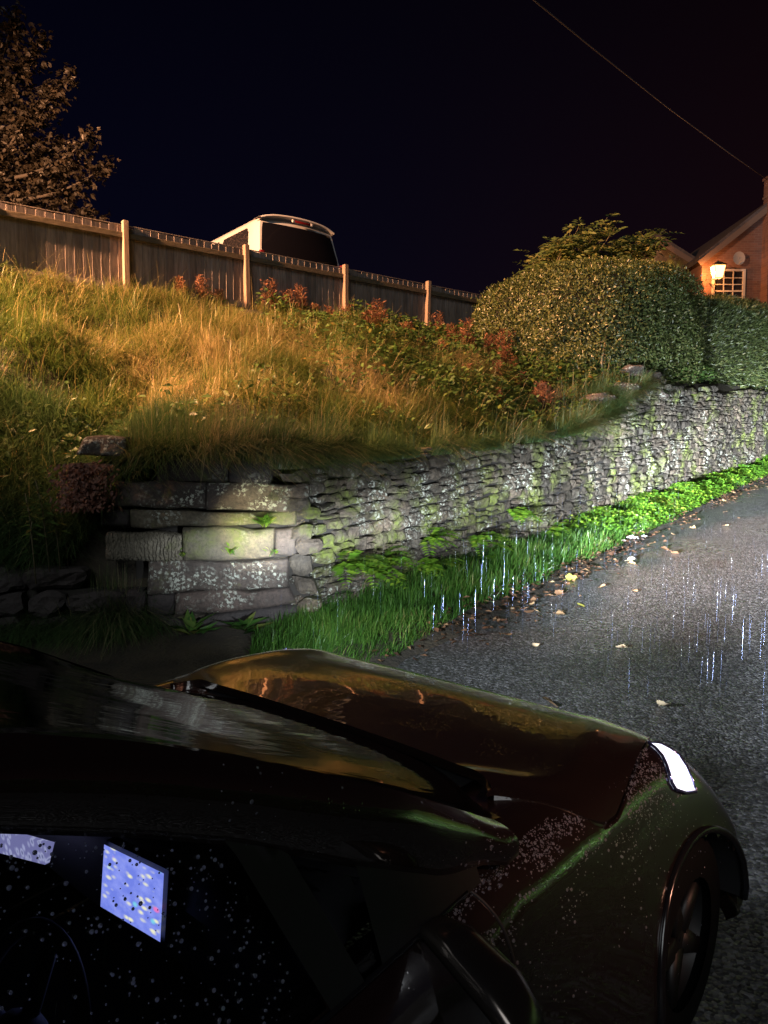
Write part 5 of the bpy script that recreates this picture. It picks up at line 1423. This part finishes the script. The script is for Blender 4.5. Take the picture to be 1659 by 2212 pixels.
def build_weeds():
    rnd = np.random.default_rng(55); n = 0
    spots = [(398, 648), (432, 652), (455, 648), (470, 655), (575, 672), (592, 676), (612, 672), (628, 682), (655, 690), (668, 694), (648, 684), (705, 702), (718, 708), (745, 712), (782, 722), (800, 724), (822, 730), (868, 738), (880, 742), (935, 736), (948, 742), (985, 752), (1002, 760), (1022, 764), (1048, 768), (1085, 782), (1100, 800), (1112, 810), (965, 782), (905, 770), (845, 756), (1072, 830), (1122, 838), (1010, 830), (1150, 880), (1090, 888), (1180, 890)]
    for i, (px, py) in enumerate(spots):
        P = drop_on_bank(px, py+6); src = PROTO[i % 3]; o = src if i < 3 else copy_tree(src)
        s = rnd.uniform(.75, 1.25)*(.85 if i < 4 else 1); o.location = tuple(P); o.scale = (s, s, s); o.rotation_euler = (rnd.normal(0, .12), rnd.normal(0, .12), rnd.uniform(0, 6.28))
        if py < 745: tag(o, 'russet dry seeding weed standing along the foot of the board fence', 'weed', 'dry weeds along the fence foot')
        else: tag(o, 'russet dry seeding weed among the green undergrowth below the rounded hedge', 'weed', 'dry weeds on the right of the bank')
    # broad-leaved plants
    def plant(name, px, py, n, ln, wd, up, seed, label, mat=M_DOCK, P=None):
        P = drop_on_bank(px, py) if P is None else P; o = thing(name, P, label, 'plant'); V, F, T = rosette(np.zeros(3), n, ln, wd, up, seed); np_mesh('leaves', V, F, T, mat, o)
        return o
    plant('dock_plant', 852, 800, 44, .44, .15, .95, 1, 'tall dock plant with big upright leaves in the middle of the bank')
    for k, (px, py, n_, ln_, lab) in enumerate(((960, 815, 24, .26, 'dock plant on the upper right of the bank below the fence end'), (780, 800, 22, .24, 'ragged dock plant left of the biggest one'), (1065, 870, 22, .24, 'dock plant low on the bank below the rounded hedge'), (900, 795, 20, .22, 'dock plant close on the right of the biggest one'))): plant('dock_plant', px, py, n_, ln_, ln_*.36, .85, 60+k, lab)
    plant('dock_plant', 815, 765, 26, .28, .09, .8, 2, 'yellowish dock just up the slope from the biggest dock plant')
    plant('dock_plant', 915, 850, 22, .24, .09, .7, 3, 'dock plant low on the bank right of the dark hollow')
    plant('dock_plant', 468, 780, 14, .22, .06, 1.0, 4, 'small pale dock alone in the long grass below the second post')
    plant('dock_plant', 735, 960, 22, .24, .06, .9, 5, 'spreading strap leaved plant on the wall top', M_FERN)
    plant('dock_plant', 660, 905, 12, .18, .06, .9, 6, 'small dock in the grass above the wall top', M_DOCK)
    plant('dock_plant', 215, 915, 12, .20, .05, 1.0, 7, 'pair of yellow-green leaves sticking up above the gate stone')
    plant('dock_plant', 1030, 905, 18, .2, .08, .8, 8, 'leafy plant at the right end of the wall top grass')
    for k, (px, py, sd) in enumerate(((20, 905, 11), (35, 880, 12))): plant('bramble_sprig', px, py, 14, .16, .08, .8, sd, ('bramble sprig at the left edge of the picture below the yellow grass', 'bramble sprig just above another at the left edge')[k], M_DOCK)
    for k, (px, py) in enumerate(((430, 1412), (540, 1400))):
        b = on_pier(px, py)+np.array([0, -.25, .0]); b[2] = float(terrain(b[0], b[1])); plant('dock_plant', 0, 0, 16, .26, .09, .6, 20+k, ('dock leaves at the foot of the gate pier', 'larger dock leaves where the verge grass meets the gate pier')[k], M_DOCK, b)
    for k, (px, py, n, ln) in enumerate(((500, 1190, 26, .07), (397, 1200, 16, .05), (590, 1192, 10, .06), (575, 1130, 60, .10), (245, 1060, 16, .10))):
        P = on_pier(px, py)+np.array([0, -.06, 0])
        plant('wall_plant', 0, 0, n, ln, ln*.35, .8, 30+k, ('little green plant on the mossy block lit by the warm patch', 'tiny seedling by the joint of the tooled block', 'tiny seedling under the right end of the mossy block', 'tuft of yellow-green grass hanging in the joint over the mossy block', 'leafy sprig at the upright stone left of the blocks')[k], M_FERN, P)
    # nettles left of the pier
    for k, (px, py) in enumerate(((75, 1175), (105, 1150), (130, 1165), (60, 1210), (150, 1195))):
        Y = 6.5+.12*k; P = at_y(px, py, Y); o = thing('nettle', P, 'grey-green nettle stalk in the shadow left of the gate pier', 'nettle', 'nettles left of the gate pier'); Ps, Ds = [], []; h = rnd.uniform(.35, .5); st = MB(); tip = np.array([rnd.normal(0, .06), -.08, h]); st.tube([(0, 0, -.35), tip*.5, tip], [.006, .005, .003], 5); st.build('stem', M_TWIG, o)
        for i in range(9):
            t = .2+.8*i/9
            for a in (0, math.pi): aa = a+i*1.57; Ps.append(tip*t); Ds.append([math.cos(aa), math.sin(aa), -.15])
        n = len(Ps); sc_ = np.linspace(1, .5, n); V, F, T = leaves(np.array(Ps), np.array(Ds), np.tile([0, -.3, 1.0], (n, 1)), .13*sc_, .045*sc_, RNG.random(n)); np_mesh('leaves', V, F, T, M_WEED, o)
build_weeds()

# ------------------------------------------------------------------ fallen leaves, litter, rain
def on_road(px, py, up=.012):
    r = ray(px, py); n = np.array([G*HX, G*HY, -1.0]); t = -(n@CAMP)/(n@r); P = CAMP+r*t; return P+UZ*up
def dead_leaf_mesh(kind, seed, curl):
    rnd = np.random.default_rng(seed); mb = MB(); out = []; lobes = kind
    N_ = 40
    for i in range(N_):
        a = 2*math.pi*i/N_; r = 1.0+(.32*abs(math.cos(lobes*a/2))**1.0-.16)+rnd.normal(0, .04)
        r *= .62+.38*abs(math.cos(a/2)); out.append((r*math.cos(a)*.55, r*math.sin(a)*.5))
    V = [(0, 0, 0)]; z = lambda x, y: curl*(x*x*.5+y*y*.9)+.05*math.sin(5*x+seed)
    for f in (.5, 1): V += [(x*f, y*f, z(x*f, y*f)) for x, y in out]
    F = [(0, 1+i, 1+(i+1) % N_) for i in range(N_)]+[(1+i, 1+N_+i, 1+N_+(i+1) % N_, 1+(i+1) % N_) for i in range(N_)]
    mb.add(V, F, rnd.random()); mb.tube([(-.3, 0, z(-.3, 0)), (-.75, .05, .04)], .018, 5, rnd.random()); return mb
def place_leaf(src, P, size, seed, label, group=None, name='fallen_leaf'):
    rnd = random.Random(seed); o = src.copy(); C.objects.link(o); o.name = name
    o.location = tuple(P); o.scale = (size,)*3
    o.rotation_euler = (rnd.gauss(.0, .25), rnd.gauss(0, .25)-.06, rnd.uniform(0, 6.28)); tag(o, label, 'leaf', group); return o
def build_leaves():
    protos = [dead_leaf_mesh(k, i, c).build('fallen_leaf', m) for i, (k, c, m) in enumerate(((5, .5, M_LITTER), (0, .35, M_LITTER), (5, .9, M_LITTER), (7, .3, M_LITTER)))]
    yel = dead_leaf_mesh(5, 9, .4).build('fallen_leaf', M_YELLOW); pale = dead_leaf_mesh(0, 8, 1.1).build('fallen_leaf', M_PALE)
    place_leaf(yel, on_road(1232, 1252), .13, 2, 'yellow-green leaf lying on the road near the leaf litter'); place_leaf(pale, on_road(1342, 1405, .02), .075, 3, 'curled pale leaf alone on the open road')
    place_leaf(pale, on_road(1432, 1531, .02), .085, 5, 'pale crumpled leaf on the road just beyond the headlamp'); place_leaf(protos[1], on_road(1192, 1524), .12, 6, 'brown leaf on the road close to the bonnet edge')
    place_leaf(yel, on_road(1255, 1310), .075, 12, 'small yellow leaf on the road below the yellow-green one'); place_leaf(pale, on_road(1158, 1397), .055, 13, 'tiny pale leaf on the dark road between bonnet and verge')
    place_leaf(protos[0], on_road(950, 1385), .11, 14, 'russet leaf at the road edge beside the near end of the verge'); place_leaf(yel, on_road(1238, 1085), .085, 16, 'yellow leaf caught in the tall grass tuft of the verge')
    place_leaf(pale, on_road(1362, 1213, .015), .09, 17, 'pale upturned leaf on the road level with the white litter')
    rnd = np.random.default_rng(77)
    for i in range(46):
        s = rnd.uniform(5.2, 19)**1.0; p = float(edge_p(s))-abs(rnd.normal(0, .30))-.02; x, y = xy(s, p)
        place_leaf(protos[i % 4], (x, y, G*s+.018), rnd.uniform(.05, .10), 100+i, 'brown fallen leaf near the edge of the road', 'fallen leaves along the road edge')
    for i in range(22):
        s = rnd.uniform(6, 17); p = rnd.uniform(0, 3.6); x, y = xy(s, p)
        place_leaf(protos[(i+1) % 4], (x, y, G*s+.018), rnd.uniform(.035, .075), 300+i, 'small fallen leaf scattered on the middle of the road', 'leaves scattered on the open road')
    for o in protos+[yel, pale]: bpy.data.objects.remove(o)
    # matted litter in the gutter
    n = 2300; s = RNG.uniform(4.2, 24, n); f = fbm(s, s*0, 1.1, 3); p = edge_p(s)-RNG.normal(-.03, .11+.14*np.clip(f-.4, 0, 1), n); k = RNG.random(n) < np.clip((f-.25)*2.2, .08, 1); s, p = s[k], p[k]; n = len(s); x, y = xy(s, p)
    a = RNG.uniform(0, 6.28, n); D = np.stack([np.cos(a), np.sin(a), RNG.normal(.08, .2, n)], 1)
    V, F, T = leaves(np.stack([x, y, np.maximum(terrain(x, y)+.03, G*s)+.012+RNG.random(n)*.02], 1), D, np.tile([0, 0, 1.0], (n, 1))+RNG.normal(0, .3, (n, 3)), RNG.uniform(.035, .085, n), RNG.uniform(.025, .05, n), np.clip(RNG.normal(.42, .25, n), 0, 1), .2)
    tag(np_mesh('leaf_litter', V, F, T, M_LITTER), 'brown leaf litter matted along the gutter', 'leaf litter', kind='stuff')
    # litter
    wm = mat_plain('white_paper', (.75, .75, .74), .6); rnd = np.random.default_rng(9)
    for (px, py, sz, lab) in ((1366, 1168, .10, 'crumpled white paper litter on the leaves at the road edge'), (1392, 1163, .055, 'smaller scrap of white litter just beyond the crumpled paper')):
        m = MB(); A = []
        for i in range(7): A.append([((i/6-.5)*1.6*sz+rnd.normal(0, .1*sz), (j/5-.5)*sz*1.1+rnd.normal(0, .1*sz), abs(rnd.normal(0, .22))*sz+.35*sz*(1-abs(i/3-1))*(1-abs(j/2.5-1))) for j in range(6)])
        m.grid(np.array(A)); o = m.build('paper_litter', wm, smooth=False); o.location = tuple(on_road(px, py, .02)); o.rotation_euler = (0, 0, .7); tag(o, lab, 'litter')
build_leaves()

def build_rain():
    rnd = np.random.default_rng(41); m = MB(); t = NT('rain_water'); t.set(Base_Color=(.13, .16, .30, 1), Roughness=.15, IOR=1.33); t.b.inputs['Transmission Weight'].default_value = .9
    def d(s, p, q, l):
        c = car(s, p, q); a = rnd.normal(.012, .012); top = c+np.array([a*l, 0, l]); m.tube([c, c*.6+top*.4, c*.2+top*.8, top], [.00008, .00019, .00018, .00008], 5, cap=False)
    for i in range(90): d(rnd.uniform(3.1, 6.4), rnd.uniform(2.2, 3.75), rnd.uniform(.05, .9), rnd.uniform(.10, .30))
    for i in range(110): d(rnd.uniform(3.0, 4.9), rnd.uniform(.35, 1.9), rnd.uniform(.35, 1.0), rnd.uniform(.08, .26))
    for i in range(240): d(rnd.uniform(4.5, 9), rnd.uniform(.5, 4.4), rnd.uniform(.2, 1.1), rnd.uniform(.07, .2))
    o = m.build('rain', t.m); tag(o, 'falling rain drops caught in the headlight beams', 'rain', kind='stuff')
build_rain()
